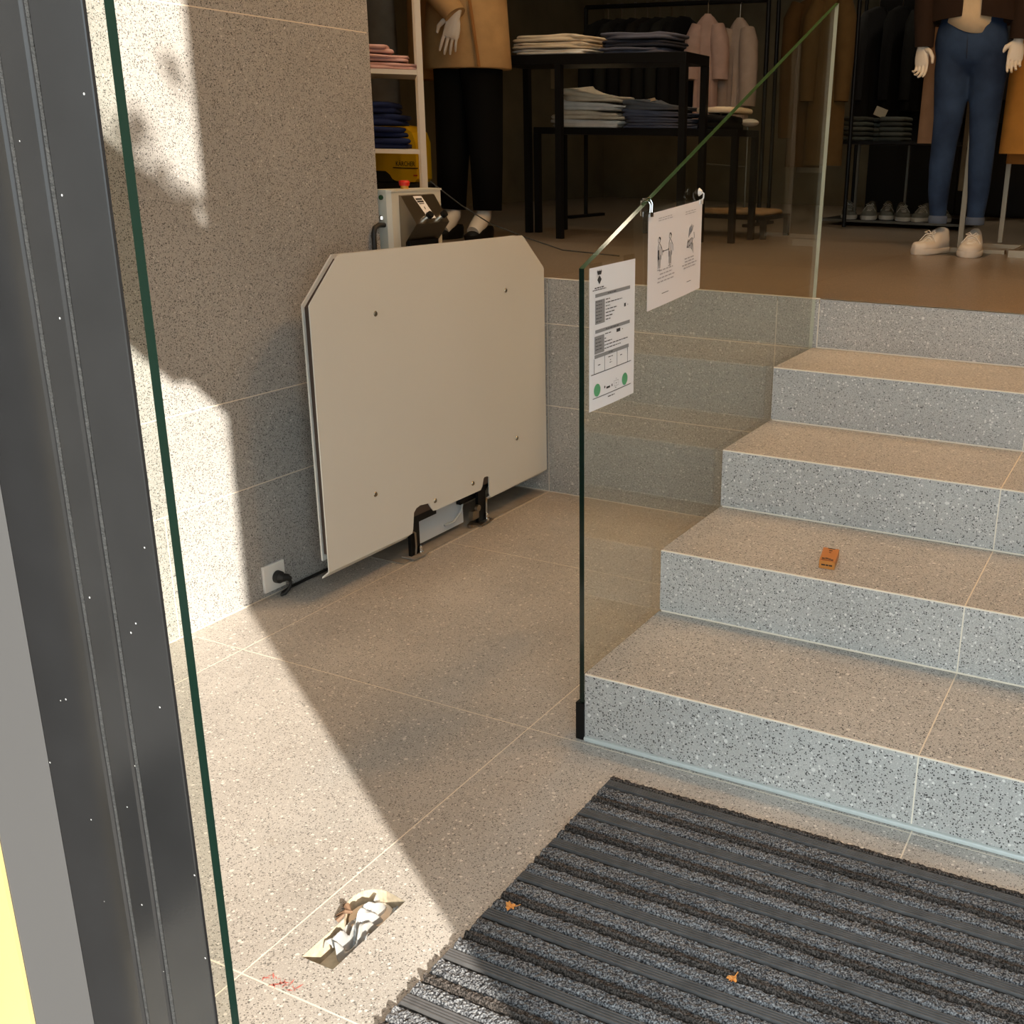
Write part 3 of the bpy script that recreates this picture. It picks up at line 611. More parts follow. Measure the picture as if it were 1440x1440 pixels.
# small orange box on the second tread
bxt = thing('small_box', 'small orange flat box with dark print lying on the second step', 'box', (.41, .53, .3423))
zt = .3424; m = MB()
P4 = [(.398, .478), (.437, .480), (.421, .575), (.380, .574)]
m.rings([[(x, y_, zt) for x, y_ in P4], [(x, y_, zt+.020) for x, y_ in P4]]); build(m, 'carton', mat('orange_card', srgb(184, 116, 46), .4, var=.05), bxt)
m = MB()
def bt(u, v):
    a = Vector(P4[0]).lerp(Vector(P4[1]), u); b_ = Vector(P4[3]).lerp(Vector(P4[2]), u); q = a.lerp(b_, v); return (q.x, q.y, zt+.0204)
for u0, u1, v0, v1 in ((.30,.75,.93,.985), (.40,.62,.78,.84), (.44,.58,.64,.68), (.12,.30,.14,.22), (.32,.52,.17,.25), (.54,.70,.15,.22), (.72,.86,.12,.18), (.12,.86,.07,.10)):
    m.add([bt(u0,v0), bt(u1,v0), bt(u1,v1), bt(u0,v1)], [(0,1,2,3)])
build(m, 'top_print', mat('brown_ink', (.03,.012,.006,1), .6), bxt, kind='stuff')
m = MB(); 
for a, b_ in ((.15,.4), (.43,.6), (.63,.85)):
    A, B_ = Vector((*P4[0], 0)).lerp(Vector((*P4[1], 0)), a), Vector((*P4[0], 0)).lerp(Vector((*P4[1], 0)), b_)
    m.add([(A.x, A.y-.0004, zt+.008), (B_.x, B_.y-.0004, zt+.008), (B_.x, B_.y-.0004, zt+.012), (A.x, A.y-.0004, zt+.012)], [(0,1,2,3)])
build(m, 'front_print', MATS['brown_ink'], bxt, kind='stuff')

# recess in the floor and what is stuffed in it
fb = thing('floor_recess', 'open rectangular recess with a round end cut into the sunlit floor tile', 'recess', (-.05, -.75, -.05))
ho = [(-.05 + (x+.05)*.985, -.75 + (y_+.75)*.993) for x, y_ in hole_outline()]; m = MB(); m.rings([[(x, y_, -.0005) for x, y_ in ho], [(x, y_, -.0465) for x, y_ in ho]], cap=False); build(m, 'recess_lining', mat('raw_mortar', (.46,.38,.27,1), .9, var=.2, scale=80), fb)
m = MB(); m.prism(ho, 'z', -.0480, -.0464); build(m, 'recess_base', mat('pale_mortar', (.62,.55,.43,1), .9, var=.15, scale=60), fb)
m = MB(); m.cyl((-.066, -.690, -.046), .040, .022, 'z', 28); build(m, 'round_plate', mat('pale_plate', (.66,.56,.46,1), .6, var=.1, scale=60), fb)
m = MB(); nn = 44; V = []
for j in range(nn):
    for i in range(nn):
        u, v = i/(nn-1), j/(nn-1); x = -.081 + .060*u + .008*math.sin(9*v); y_ = -.800 + .142*v + .006*math.sin(7*u)
        z = -.020 + .015*math.sin(5*u+9*v) + .010*math.sin(17*u-11*v) + .003*(random.random()-.5) + .004*math.sin(31*u+13*v) + .016*math.exp(-((u-.35)**2+(v-.45)**2)/.05)
        V.append((x, y_, max(-.044, z)))
m.add(V, [(j*nn+i, j*nn+i+1, (j+1)*nn+i+1, (j+1)*nn+i) for j in range(nn-1) for i in range(nn-1)])
pf = build(m, 'plastic_bag', mat('crumpled_film', (.42,.42,.41,1), .25, trans=.3, spec=.6), smooth=True, angle=180, loc=(-.05, -.73, -.03)); tag(pf, 'crumpled clear white plastic stuffed into the hole in the floor', 'plastic bag')
m = MB(); m.tube([(-.100, -.742, .002), (-.085, -.735, .012), (-.078, -.725, .006)], [.002,.004,.003], 6); m.tube([(-.104, -.715, .004), (-.092, -.722, .012), (-.080, -.728, .006)], [.004,.006,.003], 6); m.tube([(-.090, -.752, .002), (-.083, -.74, .010)], [.005, .003], 6)
cr_ = build(m, 'tape_scrap', mat('brown_scrap', (.16,.09,.05,1), .7), loc=(-.09,-.735,.003)); tag(cr_, 'torn brown scrap standing at the rim of the floor hole', 'scrap')
m = MB()
for _ in range(26):
    x, y_ = -.068+.024*random.gauss(0, .6), -.911+.010*random.gauss(0, .6); a = random.uniform(0, 3.1); l = random.uniform(.003, .010); c_, s_ = math.cos(a)*l, math.sin(a)*l
    m.add([(x-c_, y_-s_, .0004), (x+s_*.2, y_-c_*.2, .0004), (x+c_, y_+s_, .0004), (x-s_*.2, y_+c_*.2, .0004)], [(0,1,2,3)])
rm = build(m, 'paint_mark', mat('faded_red_paint', (.50,.16,.13,1), .8), loc=(-.068,-.911,0)); tag(rm, 'small smudge of faded red paint on the sunlit floor tile', 'paint mark')

# ------------------------------------------------------------------ the shop: builders
def outline(n, p):
    r = []
    for j in range(n):
        q = 2*math.pi*j/n; c_, s_ = math.cos(q), math.sin(q); r.append((math.copysign(abs(c_)**(2/p), c_), math.copysign(abs(s_)**(2/p), s_)))
    return r
def folded(name, x0, x1, y0, y1, z, h, m_, label, group=None, layers=3, mess=1.0, seed=0, cat='shirt', tilt=0.0):
    """a folded garment: soft slab whose side shows its layers"""
    rd = random.Random(seed); cx, cy, rx, ry = (x0+x1)/2, (y0+y1)/2, (x1-x0)/2, (y1-y0)/2
    n = 40; O = outline(n, 5); mb = MB(); R = []
    ph = [rd.uniform(0, 6.3) for _ in range(6)]
    prof = [(0.0, .90)]
    for k in range(layers): prof += [((k+.10)/layers, .985), ((k+.5)/layers, 1.0), ((k+.86)/layers, .975), ((k+.98)/layers, .93)]
    prof = prof[:-1] + [(.99, .90), (1.04, .6), (1.05, .2)]
    for i, (t, f) in enumerate(prof):
        lay = int(min(layers-1, t*layers)); ring = []
        for j, (a, b) in enumerate(O):
            q = 2*math.pi*j/n; wob = 1 + mess*(.035*math.sin(2*q+ph[lay % 6]) + .02*math.sin(5*q+ph[(lay+2) % 6]) + .012*rd.uniform(-1, 1))
            zz = z + h*t + mess*h*(.09*math.sin(1.5*a*2+ph[0]) + .06*math.sin(3*b+5*a+ph[1]))*t*(.5 if f > .5 else 1.0) + tilt*a*rx*t
            ring.append((cx + rx*f*wob*a, cy + ry*f*wob*b, max(z + .0005 + .002*t, zz)))
        R.append(ring)
    mb.rings(R); o = build(mb, name, m_, loc=(cx, cy, z), smooth=True, angle=180); return tag(o, label, cat, group)
def cloth(name, rgb, bump=.5): return mat(name, srgb(*rgb), .9, var=.10, scale=14, bump=bump, bscale=35, spec=.2)
def table(name, label, x0, x1, y0, y1, ztop, th=.035, leg=.032, m_=None, inset=0.0, z0=None):
    m_ = m_ or BLACK; z0 = ZU + .0005 if z0 is None else z0
    t = thing(name, label, 'table', ((x0+x1)/2, (y0+y1)/2, z0))
    build(B((x0, y0, ztop-th), (x1, y1, ztop), bev=.003), 'table_top', m_, t)
    for x, y_ in ((x0+inset, y0), (x0, y1-leg), (x1-leg, y0), (x1-leg, y1-leg)):
        build(B((x, y_, z0), (x+leg, y_+leg, ztop-th)), 'leg', m_, t)
    return t
def limb(mb, pts, rs, n=12, flat=1.0):
    mb.tube(pts, rs, n)
def hand(parent, wrist, dirv, thumbv, size=.185, m_=None, name='hand', curl=.35, spread_=.55):
    """wrist point, direction of the fingers, direction in which the thumb leaves; one remeshed surface"""
    Z = Vector(dirv).normalized(); X = Vector(thumbv); X = (X - Z*X.dot(Z)).normalized(); Y = Z.cross(X)     # Y: palm normal
    W = Vector(wrist); s = size; mb = MB()
    P = lambda x, y_, z: W + X*(x*s) + Y*(y_*s) + Z*(z*s)
    R = []
    for z, rx, ry in ((-.22,.13,.105), (0,.135,.10), (.12,.18,.095), (.28,.215,.085), (.42,.22,.075), (.50,.20,.06)):
        R.append([P(rx*math.cos(q), ry*math.sin(q), z) for q in [2*math.pi*k/14 for k in range(14)]])
    mb.rings(R)
    for k, (x, l, rr) in enumerate(((.165,.46,.043), (.057,.52,.045), (-.052,.48,.043), (-.155,.37,.038))):
        c = curl*(.8+.25*k); a = Vector((x, 0, .44)); pts = [P(x*.9, 0, .36), P(*a)]
        ang = 0.0; spread = x*spread_
        for seg, fr in enumerate((.45, .32, .23)):
            ang += c*(.5 if seg == 0 else .9); a = a + Vector((spread*l*fr, math.sin(ang)*l*fr, math.cos(ang)*l*fr)); pts.append(P(*a))
        mb.tube(pts, [rr*s*1.05, rr*s*1.08, rr*s, rr*s*.9, rr*s*.62], 10)
    pts = [P(.10,.01,.05), P(.27,.03,.17), P(.37,.06,.33), P(.38,.09,.50)]
    mb.tube(pts, [.075*s,.068*s,.056*s,.036*s], 10)
    o = build(mb, name, m_ or SKIN, parent, smooth=True, angle=180)
    md = o.modifiers.new('remesh', 'REMESH'); md.mode = 'VOXEL'; md.voxel_size = .0024*s/.185; md.use_smooth_shade = True
    sm = o.modifiers.new('smooth', 'SMOOTH'); sm.factor = .5; sm.iterations = 3
    return o
def sneaker(parent, name, base, yaw, L_=.27, up=None, sole=None, lace=True, tilt=0):
    """toe points along +u (yaw from -y); returns the upper that carries sole and laces"""
    c_, s_ = math.cos(yaw), math.sin(yaw); b0 = Vector(base)
    P = lambda u, v, z: (b0.x + (u*s_ + v*c_)*L_, b0.y + (-u*c_ + v*s_)*L_, b0.z + z*L_)     # u forward (toe), v sideways
    def half(u): return .175*math.sqrt(max(0.0, 1-((u+.02)/.52)**4))*(1.0 + .12*math.sin(5*u+.4)) + .012
    up = up or mat('white_leather', (0.66,.60,.53,1), .5); sole = sole or mat('white_sole', (.60,.55,.49,1), .6)
    us = np.linspace(-.495, .50, 17); mb = MB(); R = []
    for u in us:
        h = .13 + .27/(1+math.exp((u+.02)*13)) if u < .34 else .155 - .06*((u-.34)/.16)**2
        if u < -.38: h *= .93
        w_ = half(u); ring = []
        for k in range(12):
            q = math.pi*k/11; ring.append(P(u, w_*math.copysign(abs(math.cos(q))**.65, math.cos(q))*(1-.22*math.sin(q)*(h > .25)), .085 + (h-.0)*math.sin(q)**.7*.95))
        R.append(ring)
    mb.rings(R, cap=True, closed=True); o = build(mb, name, up, parent, smooth=True, angle=180) if parent else None
    mb2 = MB(); R = []
    for z, f in ((.0, .96), (.02, 1.06), (.085, 1.08), (.105, 1.02)):
        ol = [(u, half(u)*f) for u in np.linspace(-.51, .515, 16)] + [(u, -half(u)*f) for u in np.linspace(.515, -.51, 16)]
        R.append([P(u, v, z) for u, v in ol])
    mb2.rings(R); mb3 = MB()
    for k in range(6):
        u = .02 + .052*k; hh = .13 + .27/(1+math.exp((u+.02)*13)) + .075
        mb3.tube([P(u, -.085, hh-.022), P(u+.012, -.02, hh+.010), P(u+.012, .03, hh+.010), P(u+.03, .085, hh-.025)], .011*L_, 5)
    for sg in (-1, 1): mb3.tube([P(.02, 0, .36), P(.0, .06*sg, .41), P(.06, .11*sg, .38), P(.04, .02*sg, .35)], .009*L_, 5); mb3.tube([P(.02, 0, .36), P(.08, .08*sg, .34), P(.12, .17*sg, .22)], .009*L_, 5)
    return mb, mb2, mb3, o, up, sole
def worn_sneaker(parent, base, yaw, side):
    mb, s2, l3, o, up, sole = sneaker(parent, 'sneaker', base, yaw)
    build(s2, 'sole', sole, o, smooth=True); build(l3, 'laces', mat('laces', (.72,.68,.62,1), .8), o, smooth=True, kind=None); return o

# ------------------------------------------------------------------ white shelf rack behind the end of the left wall
sr = thing('shelf_rack', 'white metal shelf rack standing just behind the end of the tiled left wall', 'shelf', (-2.115, 2.30, ZU))
WS = mat('white_shelf', srgb(215, 205, 190), .55)
for x in (-2.115, -2.80):
    for y_ in (2.30, 2.68): build(B((x-.013, y_, ZU+.0005), (x+.013, y_+.02, 2.75)), 'upright', WS, sr)
for z in (.93, 1.300, 1.640, 2.10, 2.5): build(B((-2.786, 2.295, z-.02), (-2.129, 2.70, z)), 'shelf_board', WS, sr)
sr.rotation_euler = (0, 0, math.radians(38.7))
def on_rack(o):
    d = Vector(o.location) - Vector(sr.location); d.rotate(sr.rotation_euler); o.location = Vector(sr.location) + d; o.rotation_euler = sr.rotation_euler
PK = cloth('pink_knit', (200, 158, 150)); NV = cloth('navy_knit', (24, 33, 66))
for k, (a, b, hh) in enumerate(((-2.66, -2.135, .030), (-2.66, -2.165, .031), (-2.64, -2.235, .040))):
    on_rack(folded('folded_sweater', a, b, 2.31, 2.62, 1.6405 + (0, .033, .067)[k], hh, PK, ('lowest', 'middle', 'topmost')[k] + ' pink folded sweater in the pile on the upper white shelf', 'pink sweaters on the shelf', 2, 1.9, 10+k, 'sweater'))
zz = 1.3005
for k, (b, hh) in enumerate(((-2.155, .045), (-2.185, .047), (-2.175, .047), (-2.20, .046))):
    on_rack(folded('folded_sweater', -2.68, b, 2.31, 2.62, zz, hh, NV, ('lowest', 'second from bottom', 'third from bottom', 'topmost')[k] + ' navy folded sweater on the lower white shelf', 'navy sweaters on the shelf', 2, 1.5, 20+k, 'sweater')); zz += hh*1.06 + .002
# yellow steam cleaner behind the rack
vc = thing('vacuum_cleaner', 'yellow and black cleaning machine standing behind the white shelf rack', 'cleaner', (-2.75, 2.95, ZU))
YEL = mat('yellow_plastic', srgb(216, 172, 22), .4)
m = MB(); pr = [(-2.98,1.19),(-2.74,1.185),(-2.715,1.168),(-2.70,1.148),(-2.68,1.138),(-2.64,1.134),(-2.555,1.134),(-2.54,1.15),(-2.54,1.33),(-2.56,1.38),(-2.61,1.41),(-2.70,1.42),(-2.98,1.42)]
m.prism(pr, 'y', 2.80, 2.93); body = build(m, 'body', YEL, vc)
m = MB(); m.box((-3.0, 2.79, ZU+.03), (-2.53, 2.95, 1.13), bev=.02); m.prism([(-2.98,1.132),(-2.69,1.132),(-2.72,1.165),(-2.745,1.183),(-2.98,1.187)], 'y', 2.795, 2.93); build(m, 'black_base', RUBBER, vc)
m = MB()
for x in (-2.92, -2.60): m.cyl((x, 2.86, ZU+.031), .03, .03, 'x', 14)
build(m, 'caster', RUBBER, vc, kind='stuff')
def text3(txt, name, size, loc, rot, m_, parent, sx=1.0):
    cu = bpy.data.curves.new(name, 'FONT'); cu.body = txt; cu.size = size; cu.extrude = .0004; cu.resolution_u = 2
    ob = bpy.data.objects.new(name, cu); dg = bpy.context.evaluated_depsgraph_get(); COL.objects.link(ob); dg.update()
    me = bpy.data.meshes.new_from_object(ob.evaluated_get(bpy.context.evaluated_depsgraph_get())); bpy.data.objects.remove(ob)
    mx_ = Matrix.Translation(Vector(loc) - LOC[parent.name]) @ rot.to_4x4() @ Matrix.Diagonal((sx, 1, 1, 1)); me.transform(mx_); me.materials.append(m_)
    o = bpy.data.objects.new(name, me); COL.objects.link(o); o.parent = parent; o['kind'] = 'stuff'; return o
FRONT = Matrix(((1,0,0),(0,0,-1),(0,1,0)))
text3('KÄRCHER', 'lettering', .034, (-2.672, 2.799, 1.213), FRONT, BLACK, body, .82)
build(B((-2.69, 2.798, 1.201), (-2.53, 2.8, 1.206)), 'underline', BLACK, body)
build(B((-2.56, 2.798, 1.164), (-2.535, 2.8, 1.171)), 'red_print', mat('red_print', (.4,.05,.02,1), .6), body)

# clothes hung beside the rack, seen above its shelves
def coat(mb, cx, cy, ztop, zbot, rx0, rx1, ry, seed=0, rip=.03, n=28):
    H = ztop - zbot
    mb.loft([(cx, cy, zbot, rx1, ry), (cx, cy, zbot+.004, rx1*1.005, ry*1.01), (cx, cy, zbot+H*.35, rx1*.96, ry*.98), (cx, cy, zbot+H*.6, (rx0+rx1)/2*.97, ry*.95), (cx, cy, zbot+H*.88, rx0, ry*.9), (cx, cy, ztop-.02, rx0*.75, ry*.7), (cx, cy, ztop, rx0*.3, ry*.5)], n, -rip, 7, seed)
def flip_rip(mb): pass
CAMEL = cloth('camel_wool', (168, 118, 66), .25); GREYC = cloth('grey_wool', (105, 98, 88), .3)
def hung(name, label, cx, cy, ztop, zbot, rx0, rx1, ry, m_, cat='coat', group=None, sleeves=True, seed=0, hang=None):
    t = thing(name, label, cat, (cx, cy, ztop), group); mb = MB(); coat(mb, cx, cy, ztop, zbot, rx0, rx1, ry, seed); build(mb, 'body', m_, t, smooth=True, angle=70)
    if sleeves:
        for s_ in (-1, 1):
            mb = MB(); mb.tube([(cx+s_*rx0*.75, cy-.01, ztop-.03), (cx+s_*rx0*1.02, cy-.03, ztop-.12), (cx+s_*rx0*1.12, cy-.04, ztop-.38), (cx+s_*rx0*1.10, cy-.05, ztop-sleeves)], [.05,.062,.056,.045], 12); build(mb, 'sleeve', m_, t, smooth=True)
    if hang:
        mb = MB(); mb.tube([(cx, cy, ztop-.02), (cx, cy, hang-.03), (cx+.0, cy+.018, hang+.012), (cx, cy-.012, hang+.012), (cx, cy-.02, hang)], .003, 6); build(mb, 'hanger_hook', STEEL, t)
    return t
hung('hanging_coat', 'camel coat hanging behind the pink sweaters on the rack', -2.775, 3.25, 2.5, 1.66, .10, .115, .08, CAMEL, sleeves=False, seed=1)
hung('hanging_coat', 'grey knitted jacket hanging at the far left behind the rack', -2.99, 3.12, 2.5, 1.50, .08, .105, .08, GREYC, sleeves=False, seed=2)

# mannequin in the tan coat and black trousers
def mannequin_legs(parent, name, L, m_, cuff=None):
    mb = MB()
    for pts, rs in L: mb.tube(pts, rs, 16)
    return build(mb, name, m_, parent, smooth=True, angle=180)
m1 = thing('mannequin', 'white mannequin in a tan coat and black trousers behind the lift', 'mannequin', (-2.17, 2.75, ZU))
TAN = cloth('tan_wool', (176, 140, 94), .25)
mb = MB(); mb.loft([(-2.172,2.75,1.687,.245,.15),(-2.172,2.75,1.692,.248,.152),(-2.172,2.75,1.85,.236,.148),(-2.168,2.75,2.0,.222,.14),(-2.165,2.75,2.2,.21,.13),(-2.165,2.75,2.36,.22,.12),(-2.165,2.75,2.42,.15,.09),(-2.165,2.75,2.46,.06,.06)], 40, -.02, 5, 1.0); build(mb, 'coat', TAN, m1, smooth=True, angle=70)
mb = MB(); mb.prism([(-2.012,1.69),(-2.004,1.69),(-2.05,2.0),(-2.058,2.0)], 'y', 2.603, 2.62); build(mb, 'coat_edge', mat('tan_edge', srgb(150,104,54), .9), m1)
mb = MB(); mb.tube([(-2.36,2.72,2.38), (-2.36,2.65,2.2), (-2.25,2.56,2.06), (-2.095,2.53,1.935), (-2.08,2.53,1.915)], [.07,.068,.064,.056,.054], 16); build(mb, 'sleeve', TAN, m1, smooth=True)
mb = MB(); mb.tube([(-1.96,2.74,2.38), (-1.94,2.76,2.25), (-1.955,2.80,2.12), (-1.98,2.84,2.06)], [.064,.056,.05,.045], 14); build(mb, 'sleeve', TAN, m1, smooth=True)
for bx_, bz_ in ((-2.128, 1.985), (-2.07, 2.2)):
    mb = MB(); mb.cyl((bx_, 2.602, bz_), .011, .005, 'y', 14); build(mb, 'button', BLACK, m1)
hand(m1, (-2.083, 2.53, 1.905), (-.34, -.02, -1), (-1, -.35, -.1), .19, curl=.16)
TRO = mat('black_trousers', (.0035,.0035,.0035,1), .9, spec=.08)
mannequin_legs(m1, 'trousers', [([(-2.24,2.75,1.80),(-2.26,2.75,1.55),(-2.275,2.74,1.25),(-2.285,2.73,1.0)], [.12,.10,.085,.075]), ([(-2.10,2.75,1.80),(-2.08,2.75,1.55),(-2.065,2.74,1.25),(-2.06,2.73,1.0)], [.12,.10,.085,.075])], TRO)
for x in (-2.265, -2.075):
    mb = MB(); mb.tube([(x, 2.72, 1.03), (x, 2.71, .97), (x, 2.66, .925), (x+.01, 2.60, .895)], [.042,.042,.042,.034], 14); build(mb, 'foot', SKIN, m1, smooth=True)
    mb = MB(); mb.loft([(x+.005,2.66,ZU+.001,.042,.115),(x+.005,2.66,ZU+.03,.047,.122),(x+.005,2.69,ZU+.055,.044,.09),(x+.005,2.72,ZU+.07,.035,.05)], 20); build(mb, 'shoe', BLACK, m1, smooth=True)

m1.location += Vector((-.135, .2, 0))
# nested black tables with folded shirts
table('display_table', 'tall black metal table carrying cream and slate folded shirts', -2.31, -1.215, 3.22, 3.515, 1.775, .05, .034, None, .355)
bt_t = table('display_table', 'lower black metal table nested under the tall one with stacked shirts', -2.27, -1.05, 3.52, 3.845, 1.425, .035, .032)
CR = cloth('cream_cotton', (208, 192, 166)); CRW = cloth('white_cotton', (205, 200, 190)); SL = cloth('slate_cotton', (92, 94, 108)); SLD = cloth('dark_slate_cotton', (52, 54, 64)); BK = cloth('black_cotton', (18, 18, 19))
z = 1.7755
for k, (m_, hh) in enumerate(((CRW, .028), (CR, .030), (CR, .034))):
    folded('folded_shirt', -2.245+.01*k, -1.80-.012*(k == 2), 3.24, 3.56, z, hh, m_, ('lowest cream folded shirt on the tall black table', 'second cream folded shirt up in the pile on the tall table', 'topmost cream folded shirt on the tall black table')[k], 'cream shirts on the tall table', 2, 1.9, 30+k); z += hh*1.02+.002
z = 1.7755
for k, (m_, hh) in enumerate(((SL, .030), (SLD, .032), (SL, .032))):
    folded('folded_shirt', -1.74+.01*k, -1.365+.012*k, 3.27, 3.58, z, hh, m_, ('lowest slate folded shirt at the right of the tall table', 'middle dark slate folded shirt on the tall table', 'topmost slate folded shirt on the tall table')[k], 'slate shirts on the tall table', 2, 1.9, 40+k); z += hh*1.02+.002
z = 1.4255
for k, (m_, hh, a) in enumerate(((CRW, .042, -2.19), (CR, .045, -2.185), (CRW, .045, -2.15), (CR, .05, -2.13))):
    folded('folded_shirt', a, -1.775-.01*(k == 3), 3.54, 3.83, z, hh, m_, ('lowest', 'second from bottom', 'third from bottom', 'topmost')[k] + ' cream folded shirt on the lower black table', 'cream shirts on the lower table', 2, 1.8, 50+k, tilt=-.04*k); z += hh*.98+.002
z = 1.4255
for k, (m_, hh) in enumerate(((SL, .028), (SL, .028), (SL, .032), (cloth('grey_cotton', (104, 104, 106)), .036))):
    folded('folded_shirt', -1.745, -1.315-.012*k, 3.54, 3.83, z, hh, m_, ('lowest', 'second from bottom', 'third from bottom', 'topmost')[k] + ' slate grey folded shirt on the lower black table', 'slate shirts on the lower table', 2, 1.1, 60+k, tilt=-.03*k); z += hh*.98+.002
ct_ = build(B((-1.66, 3.60, z+.012), (-1.57, 3.66, z+.014)), 'price_card', mat('kraft_card', srgb(170, 140, 105), .8), loc=(-1.61, 3.63, z)); ct_.rotation_euler = (0.25, -.25, .5); tag(ct_, 'small tan price card on top of the slate shirts', 'card')
folded('folded_shirt', -1.30, -1.12, 3.54, 3.83, 1.4255, .07, BK, 'black folded garment at the right end of the lower table', None, 2, 1.0, 71)
folded('folded_shirt', -1.31, -1.08, 3.56, 3.83, 1.505, .03, CR, 'beige garment draped over the black one at the end of the lower table', None, 1, 1.6, 72)
for k, (x, z_) in enumerate(((-2.115, 1.674),)):
    o = build(B((x-.028, 3.5, z_-.05), (x+.022, 3.505, z_+.0505)), 'price_card', mat('beige_card', srgb(128, 112, 84), .8), loc=(x, 3.5, z_)); tag(o, 'upright beige price card hanging below the tall table top', 'card')

# garment rail with dark jackets and pink shirts
rk = thing('garment_rail', 'black garment rail full of dark jackets and two pink shirts', 'rail', (-2.0, 5.0, ZU))
mb = MB(); mb.tube([(-2.75, 5.0, 2.215), (-1.45, 5.0, 2.215)], .014, 10); build(mb, 'rail_bar', BLACK, rk)
for x in (-2.75, -1.45):
    mb = MB(); mb.tube([(x, 5.0, 2.215), (x, 5.0, ZU+.02)], .014, 10); build(mb, 'post', BLACK, rk); build(B((x-.02, 4.75, ZU+.0005), (x+.02, 5.25, ZU+.02)), 'foot', BLACK, rk)
def jacket(label, x, y_, ztop, zbot, wid, dep, m_, rot, group, slv=.5, hang=2.215):
    """a garment on a hanger turned about its hook"""
    t = thing('hanging_jacket' if group.startswith('dark') else 'hanging_shirt', label, 'jacket' if group.startswith('dark') else 'shirt', (x, y_, ztop), group); LOC[t.name] = Vector((0, 0, 0)); H = ztop-zbot; sl_ = .62 if group.startswith('dark') else .9
    mb = MB(); mb.loft([(0,0,-H,wid*.52,dep*1.0),(0,0,-H+.004,wid*.525,dep),(0,0,-H*.6,wid*.50,dep*.95),(0,0,-H*.3,wid*.49,dep*.9),(0,0,-.10,wid*.50,dep*.8),(0,0,-.045,wid*.44,dep*.65),(0,0,-.012,wid*.26,dep*.5),(0,0,-.002,wid*.16,dep*.5),(0,0,.006,wid*.13,dep*.45)], 32, .0, 5, 0, power=2.4)
    R = mb.v; mb.v = [(a*(1+.05*math.sin(9*a/wid+x*7)*(-c/H)), b + .016*math.sin(24*a/wid + 9*x)*min(1, -c/H*1.4 if c < 0 else 0), c) for a, b, c in R]
    build(mb, 'body', m_, t, smooth=True, angle=80)
    for s_ in (-1, 1):
        mb = MB(); mb.tube([(s_*wid*.40,0,-.06), (s_*wid*.53,-.01,-.14), (s_*wid*.60,-.015,-.14-slv*.4), (s_*wid*.62,-.02,-.12-slv)], [.05*sl_,.068*sl_,.066*sl_,.062*sl_], 12); build(mb, 'sleeve', m_, t, smooth=True)
    mb = MB(); mb.tube([(0,0,0), (0,0,hang-ztop-.02), (0,.018,hang-ztop), (0,.008,hang-ztop+.018), (0,-.012,hang-ztop+.016)], .003, 6); build(mb, 'hanger_hook', STEEL, t)
    t.rotation_euler = (0, 0, rot); return t
DKS = [cloth('dark_wool_a', (22, 23, 22)), cloth('dark_wool_b', (30, 31, 29)), cloth('dark_wool_c', (16, 16, 17)), cloth('dark_wool_d', (28, 25, 21))]
for k, x in enumerate((-2.58, -2.48, -2.38, -2.29, -2.20, -2.11, -2.02)):
    jacket('dark jacket on the garment rail, number %s from its left end' % ('one', 'two', 'three', 'four', 'five', 'six', 'seven')[k], x, 5.0, 2.13, 1.42 + .03*(k % 3), .44, .04, DKS[k % 4], 1.42 if k else 1.36, 'dark jackets on the rail', .5)
PKS = cloth('pink_linen', (178, 150, 138), .3); PKS2 = cloth('pale_linen', (166, 148, 134), .3)
jacket('pale pink shirt with short sleeves facing out on the rail', -1.80, 4.86, 2.125, 1.46, .15, .06, PKS, .15, 'pink shirts on the rail', .26)
jacket('second pale pink shirt at the right end of the rail', -1.63, 4.98, 2.11, 1.48, .15, .05, PKS2, -.25, 'pink shirts on the rail', .40)

# brown coats on a rail seen through the glass panel
r2 = thing('garment_rail', 'black garment rail with brown coats behind the top of the glass', 'rail', (-1.15, 5.0, ZU))
mb = MB(); mb.tube([(-1.42, 5.1, 2.30), (-.90, 5.1, 2.30)], .013, 10); build(mb, 'rail_bar', BLACK, r2)
for x in (-1.42, -.90):
    mb = MB(); mb.tube([(x, 5.1, 2.30), (x, 5.1, ZU+.01)], .013, 10); build(mb, 'post', BLACK, r2)
BRN = cloth('brown_suede', (92, 70, 38), .3); BRN2 = cloth('dark_brown_suede', (76, 54, 26), .3)
hung('hanging_coat', 'long brown suede coat on the left of the rail behind the glass', -1.20, 5.08, 2.22, 1.225, .10, .115, .06, BRN2, sleeves=.82, seed=3, hang=2.30)
hung('hanging_coat', 'brown suede coat at the right edge of the glass panel', -1.04, 5.0, 2.22, 1.24, .10, .125, .06, BRN, sleeves=.6, seed=4, hang=2.30)
hung('hanging_coat', 'pale lining coat under the brown coats behind the glass', -1.19, 5.2, 2.2, 1.19, .07, .085, .04, cloth('pale_lining', (150, 138, 118)), sleeves=False, seed=5, hang=2.30)
# black garments filling the dark wall behind
r3 = thing('garment_rail', 'long black garment rail along the dark back of the shop', 'rail', (-.3, 6.9, ZU))
mb = MB(); mb.tube([(-1.35, 6.9, 2.45), (.9, 6.9, 2.45)], .014, 10); build(mb, 'rail_bar', BLACK, r3)
for x in (-1.35, .9):
    mb = MB(); mb.tube([(x, 6.9, 2.45), (x, 6.9, ZU+.01)], .014, 10); build(mb, 'post', BLACK, r3)
for k in range(12):
    jacket('black jacket on the rear garment rail along the back wall, %s from its left end' % ('first', 'second', 'third', 'fourth', 'fifth', 'sixth', 'seventh', 'eighth', 'ninth', 'tenth', 'eleventh', 'twelfth')[k], -1.25+.18*k, 6.9, 2.37, 1.55+.04*(k % 3), .44, .06, (BLACKCLOTH, DKS[2], DKS[0])[k % 3], 1.3+.08*(k % 2), 'dark jackets on the rear rail', .55, 2.45)

